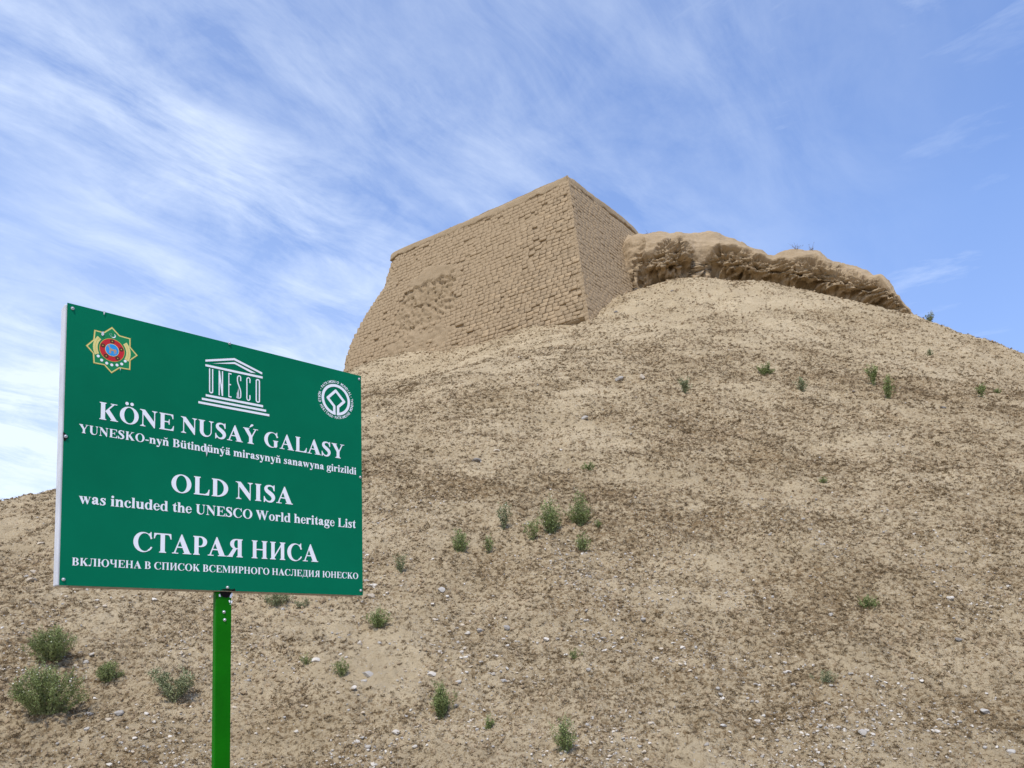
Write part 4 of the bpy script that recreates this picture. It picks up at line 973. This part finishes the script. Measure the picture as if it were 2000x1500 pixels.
STONES = [
 (931, 897, 20, 'dark', 'dark grey stone lying alone on the slope right of the sign'), (1208, 738, 20, 'grey', 'upright grey stone on the slope below the tower'), (1255, 742, 22, 'tan', 'flat tan stone just right of the upright grey stone'),
 (1140, 814, 20, 'grey', 'pale grey stone half sunk in the soil in mid slope'), (719, 1310, 28, 'grey', 'largest grey stone, half buried near the plant with white stones'), (709, 1326, 15, 'grey', 'bluish grey stone just below the half buried one'),
 (703, 1251, 17, 'pale', 'rounded pale stone above the half buried grey stone'), (690, 1357, 22, 'pale', 'wedge shaped pale stone between the post and the upright bush'), (616, 1290, 18, 'pale', 'pale stone beside the small dark weed'),
 (664, 1276, 9, 'pale', 'left one of two white stones behind a small dark plant'), (676, 1280, 9, 'pale', 'right one of two white stones behind a small dark plant'),
 (888, 1380, 15, 'grey', 'grey stone at the foot of the upright bush'), (842, 1319, 20, 'pale', 'pale stone in the row above the upright bush'), (894, 1332, 14, 'grey', 'dark grey stone right of the row above the upright bush'),
 (725, 1165, 20, 'tan', 'tan stone below the right corner of the sign'), (716, 1132, 14, 'grey', 'grey stone touching the right edge of the sign'), (861, 1152, 19, 'grey', 'flat grey stone in the middle of the lower slope'),
 (937, 1227, 17, 'grey', 'grey stone at the middle of the pale stone row'), (913, 1230, 14, 'pale', 'pale stone at the left end of the row, next to the grey one'), (990, 1225, 19, 'grey', 'long grey stone right of the pale stone row'),
 (1065, 1243, 16, 'pale', 'pale stone at the head of the gravel streak'), (1178, 1266, 16, 'pale', 'white angular stone right of the gravel streak'), (860, 1283, 14, 'pale', 'white chip between the two stone rows'),
 (1150, 1322, 13, 'grey', 'grey stone below the little dark herb'), (695, 1442, 17, 'pale', 'left one of two rounded pale stones low beside the post'), (717, 1450, 16, 'grey', 'right one of two rounded pale stones low beside the post'),
 (810, 1451, 13, 'pale', 'white stone low down below the dead twigs'), (730, 1486, 15, 'pale', 'white stone at the bottom edge right of the post'), (772, 1427, 17, 'pale', 'tan tinged stone below the dead twigs'),
 (1477, 1388, 16, 'pale', 'squarish white stone at the lower right'), (1490, 1382, 10, 'pale', 'small white stone touching the squarish one'), (1705, 1431, 14, 'pale', 'squarish pale stone beside a long flat one at the bottom right'),
 (1682, 1432, 22, 'grey', 'long flat grey stone at the bottom right'), (1637, 1426, 12, 'grey', 'round grey stone left of the long flat one'), (1400, 1335, 14, 'grey', 'upper of two grey stones left of the flat tuft'), (1407, 1342, 14, 'grey', 'lower of two grey stones left of the flat tuft'),
 (1620, 1196, 14, 'grey', 'grey stone left of the green cushion plant'), (1855, 1169, 15, 'pale', 'white stone right of the green cushion plant'), (1852, 1303, 13, 'tan', 'tan stone on the right of the lower slope'),
 (1831, 1427, 13, 'pale', 'pale stone in the bottom right corner area'), (1924, 1386, 22, 'grey', 'flat slate stone near the right edge'), (1972, 1452, 18, 'grey', 'long stone near the bottom right corner'),
 (1779, 1485, 15, 'tan', 'tan stone at the bottom edge on the right'), (1604, 1482, 16, 'grey', 'grey stone at the bottom edge on the right'), (1416, 1428, 13, 'grey', 'rough grey stone low left of the squarish white one'),
 (64, 1133, 26, 'tan', 'big tan stone just left of the sign'), (52, 1128, 11, 'grey', 'small grey stone touching the big tan one left of the sign'), (65, 1117, 15, 'tan', 'flat tan stone above the big tan one left of the sign'),
 (80, 1056, 20, 'tan', 'long tan stone beside the white frame of the sign'), (178, 1294, 13, 'pale', 'white stone right of the rounded bush'), (168, 1301, 17, 'grey', 'grey stone under the white one right of the rounded bush'),
 (184, 1362, 8, 'pale', 'tiny white pebble right of the flowering bush'), (265, 1372, 12, 'pale', 'pointed pale stone left of the straggly plant'), (285, 1401, 10, 'pale', 'round white pebble below the straggly plant'), (301, 1412, 10, 'pale', 'oval white pebble below the straggly plant'),
 (211, 1418, 13, 'tan', 'upright tan pebble right of the flowering bush foot'), (174, 1396, 17, 'grey', 'grey stone at the foot of the flowering bush'), (231, 1397, 20, 'grey', 'flat grey stone between flowering bush and straggly plant'), (10, 1340, 9, 'pale', 'small white stone at the left edge'),
 (262, 1450, 12, 'pale', 'pale stone low left of the post'), (282, 1494, 14, 'pale', 'white stone at the bottom edge left of the post'), (168, 1435, 12, 'grey', 'grey pebble under the flowering bush'), (215, 1493, 15, 'pale', 'pale stone at the bottom edge, far left'),
 (1367, 880, 7, 'pale', 'white splinter high on the slope above the low cushion'), (970, 884, 14, 'tan', 'pale tan stone right of the dark one'), (1255, 1199, 14, 'grey', 'grey stone in the middle of the slope above the gravel streak'), (1203, 610, 10, 'dark', 'dark clod below the right face of the tower'),
 (1312, 567, 9, 'dark', 'dark clod on the soil cone under the ridge'), (1243, 556, 11, 'dark', 'dark clod in the corner between tower and ridge'), (1842, 798, 13, 'dark', 'small dark clod on the right of the upper slope'), (1667, 768, 9, 'dark', 'little dark hole-like clod left of the twin plants'),
 (1873, 1254, 18, 'dark', 'dark brown clod on the right of the lower slope'),
]
TAKEN = []
def put_stone(u, v, w, c_, k):
    P = hit(u, v); sc = P[1]/1500; o = link('stone', RS[(c_, k % 4)]); o.location = tuple(P+[0, 0, w*sc*.13]); s = w*sc*.57
    rn = np.random.default_rng(int(u+v*3)); o.scale = (s, s*.9, s*rn.uniform(.8, 1.1)); o.rotation_euler = (.45+rn.normal()*.15, rn.normal()*.15, rn.normal()*.7)
    return o
for k, (u, v, w, c_, lb) in enumerate(STONES): tag(put_stone(u, v, w, c_, k), lb, 'stone')
# more loose stones that nothing tells apart
rn = np.random.default_rng(11); cl_ = [(1000, 1305, 120, 14, 'in the loose scatter above and right of the upright bush'), (915, 1285, 60, 10, 'in the pale patch just above the upright bush'), (1090, 1250, 60, 9, 'along the gravel streak in the middle of the lower slope'),
       (900, 1200, 80, 11, 'below the sign corner, above the pale stone row'), (1440, 1340, 60, 9, 'between the two grey stones and the flat tuft'), (1520, 1290, 40, 8, 'in the grey gravel patch left of the flat tuft'),
       (1310, 1265, 30, 6, 'in the small white heap in the centre of the lower slope'), (1660, 1400, 90, 12, 'around the long flat grey stone at the bottom right'), (230, 1170, 60, 8, 'in the gravel under the left half of the sign'),
       (690, 1460, 60, 7, 'near the bottom edge just right of the post'), (1850, 1350, 90, 11, 'in the sparse gravel by the right edge'), (735, 1140, 26, 6, 'beside the lower right corner of the sign'),
       (1220, 1430, 110, 13, 'low down right of the slender plant'), (600, 1400, 60, 7, 'right of the post at half its visible height'), (1530, 1455, 90, 10, 'at the bottom edge below the squarish white stone'), (310, 1440, 60, 8, 'left of the post below the straggly plant')]
for cx_, cy_, sd, n, ph_ in cl_:
    for k in range(n):
        u = cx_+np.clip(rn.normal(), -1.8, 1.8)*sd; v = cy_+np.clip(rn.normal(), -1.8, 1.8)*sd*.28
        if not (0 < u < 2000 and 1120 < v < 1498) or (100 < u < 712 and v < 1168): continue
        c_ = rn.choice(['pale', 'pale', 'grey', 'tan'])
        tag(put_stone(u, v, 7+6*rn.random()**1.6, c_, k), 'small %s stone %s' % (c_, ph_), 'stone', 'small stones '+ph_)

# ---------------------------------------------------------------- uncountable cover: gravel, soil clods, dry moss
def scatter(name, P, Rv, S, idx, temps, kind='stuff'):
    me = bpy.data.meshes.new(name); n = len(P); me.vertices.add(n); me.vertices.foreach_set('co', P.reshape(-1).astype(np.float32)); me.update()
    for nm, ty, val in (('rot', 'FLOAT_VECTOR', Rv), ('scl', 'FLOAT_VECTOR', S)):
        a = me.attributes.new(nm, ty, 'POINT'); a.data.foreach_set('vector', val.reshape(-1).astype(np.float32))
    a = me.attributes.new('idx', 'INT', 'POINT'); a.data.foreach_set('value', idx.astype(np.int32))
    o = link(name, me); tag(o, kind=kind)
    tcol = bpy.data.collections.new(name+'_shapes')
    for k, t in enumerate(temps): tcol.objects.link(bpy.data.objects.new('%s_shape_%02d' % (name, k), t))
    g = bpy.data.node_groups.new(name, 'GeometryNodeTree'); g.is_modifier = True
    g.interface.new_socket('Geometry', in_out='INPUT', socket_type='NodeSocketGeometry'); g.interface.new_socket('Geometry', in_out='OUTPUT', socket_type='NodeSocketGeometry')
    gi = g.nodes.new('NodeGroupInput'); go = g.nodes.new('NodeGroupOutput'); ip = g.nodes.new('GeometryNodeInstanceOnPoints'); ci = g.nodes.new('GeometryNodeCollectionInfo')
    ci.inputs['Collection'].default_value = tcol; ci.inputs['Separate Children'].default_value = True; ci.inputs['Reset Children'].default_value = True
    ip.inputs['Pick Instance'].default_value = True
    def na(nm, ty): q_ = g.nodes.new('GeometryNodeInputNamedAttribute'); q_.data_type = ty; q_.inputs['Name'].default_value = nm; return q_.outputs[0]
    er = g.nodes.new('FunctionNodeEulerToRotation'); L = g.links.new
    L(gi.outputs[0], ip.inputs['Points']); L(ci.outputs[0], ip.inputs['Instance']); L(na('idx', 'INT'), ip.inputs['Instance Index'])
    L(na('rot', 'FLOAT_VECTOR'), er.inputs[0]); L(er.outputs[0], ip.inputs['Rotation']); L(na('scl', 'FLOAT_VECTOR'), ip.inputs['Scale']); L(ip.outputs[0], go.inputs[0])
    md = o.modifiers.new('scatter', 'NODES'); md.node_group = g
    return o
def sample(n, dmin, dmax, f, seed, pw=1.0):
    r = np.random.default_rng(seed); out = []; tot = 0
    while tot < n:
        az = r.uniform(math.radians(-40), math.radians(40), n*2); d = dmin*(dmax/dmin)**(r.random(n*2)**pw)
        x = d*np.sin(az); y = d*np.cos(az); k = r.random(n*2) < f(x, y, d)
        out.append(np.stack([x[k], y[k]], -1)); tot += k.sum()
    P = np.concatenate(out)[:n]; z = ground(P[:, 0], P[:, 1]); return np.c_[P, z], np.hypot(P[:, 0], P[:, 1]), r
# gravel
gm = []
for k, c_ in enumerate(['pale', 'grey', 'tan', 'pale', 'tan', 'grey']):
    V, F = rock_shape(300+k, 0, .7); gm.append(mesh('pebble', V, F, SM_[c_], obj=False))
def gf(x, y, d):
    c = fbm(x*.9+4, y*1.1, 2.2, 3, .6); return np.clip(.25+c*1.5, .03, 1)*(1-.90*sstep(6.6, 9.5, d))*(1-.5*sstep(2.2, 6, x)*(d > 6))
P, d, r = sample(17000, 3.4, 17, gf, 21, 1.0)
n = len(P); sz = .0050+.016*r.random(n)**3.2; sz *= np.clip((d/5)**.35, 1, 1.4); S = sz[:, None]*r.uniform(.7, 1.2, (n, 3)); P[:, 2] += sz*.15
scatter('gravel', P, r.uniform(-.5, .5, (n, 3))*[1, 1, 6], S, r.integers(0, 6, n), gm)
# soil clods
cm = []
for k in range(4): V, F = rock_shape(400+k, 0, .8); cm.append(mesh('clod', V, F, MAT['ridge'], obj=False))
P, d, r = sample(46000, 3.4, 22, lambda x, y, d: np.clip(.4+fbm(x*1.3, y*1.3, 9.2, 3)*1.6, .05, 1), 22, .85)
n = len(P); sz = (.006+.018*r.random(n)**3)*np.clip((d/6)**.6, .8, 1.9); S = sz[:, None]*r.uniform(.7, 1.3, (n, 3)); P[:, 2] += sz*.1
r2 = np.random.default_rng(31); nd = 900; ss = r2.uniform(-.2, 9.2, nd); left = r2.random(nd) < .6
bx_ = np.where(left[:, None], Cb[:2]+dL[:2]*ss[:, None], RP[12, r2.integers(20, 600, nd), :2]); dd_ = np.abs(r2.normal(size=nd))*.45+.02
bx_ = bx_-np.where(left[:, None], np.array([.58, .81]), np.array([.1, .99]))*dd_[:, None]
P2 = np.c_[bx_, ground(bx_[:, 0], bx_[:, 1])]; sz2 = .012+.05*r2.random(nd)**3
P = np.r_[P, P2]; S = np.r_[S, sz2[:, None]*r2.uniform(.7, 1.3, (nd, 3))]; n = len(P)
scatter('soil_clods', P, r.uniform(-3, 3, (n, 3)), S, r.integers(0, 4, n), cm)
# dry moss and dead annual grass
mm = leafmat('dry moss', (.150, .104, .050), (.30, .215, .12)); gmat = leafmat('dead grass', (.34, .26, .15), (.52, .43, .29))
def tuft(seed, nb, spread, hgt, wd, m_):
    r = np.random.default_rng(seed); V = []; F = []; T_ = []
    for _ in range(nb):
        a = r.uniform(0, 6.28); b0 = np.array([math.cos(a), math.sin(a), 0])*spread*r.random()*.8; o_ = np.array([math.cos(a), math.sin(a), 0])*r.uniform(.2, 1)*spread; k = len(V)
        sd = np.array([-math.sin(a), math.cos(a), 0])*wd; hh = hgt*r.uniform(.4, 1)
        V += [b0-sd, b0+sd, b0+o_*.6+[0, 0, hh]+sd*.7, b0+o_*.6+[0, 0, hh]-sd*.7, b0+o_*1.2+[0, 0, hh*r.uniform(.3, 1.2)]]; F += [(k, k+1, k+2, k+3), (k+3, k+2, k+4)]; T_ += [r.random()]*5
    me = mesh('tuft', V, F, m_, obj=False); a_ = me.attributes.new('tone', 'FLOAT', 'POINT'); a_.data.foreach_set('value', np.array(T_, np.float32)); return me
tm = [tuft(k, 16, .8, .55, .10, mm) for k in range(4)]
def mf(x, y, d): return np.clip((moss(x, y)-.34)*2.2+.35*fbm(x*3, y*3, 4.4, 2), 0.02, 1)
P, d, r = sample(100000, 3.4, 22, mf, 23, .80)
n = len(P); sz = (.010+.020*r.random(n)**2)*np.clip((d/6)**.5, .85, 1.6); S = sz[:, None]*np.array([1, 1, .8])*r.uniform(.8, 1.2, (n, 3))
scatter('dry_moss', P, np.c_[r.normal(size=(n, 2))*.2+[.5, 0], r.uniform(-3, 3, n)], S, r.integers(0, 4, n), tm)
tg_ = [tuft(20+k, 7, .35, 1.0, .022, gmat) for k in range(4)]
P, d, r = sample(7000, 3.4, 18, lambda x, y, d: np.clip(.2+fbm(x*1.1+7, y*1.1, 1.4, 3)*1.8, 0.0, 1), 24, .9)
n = len(P); sz = (.020+.045*r.random(n)**2); S = np.repeat(sz[:, None], 3, 1)
scatter('dead_grass', P, np.c_[r.normal(size=(n, 2))*.3, r.uniform(-3, 3, n)], S, r.integers(0, 4, n), tg_)
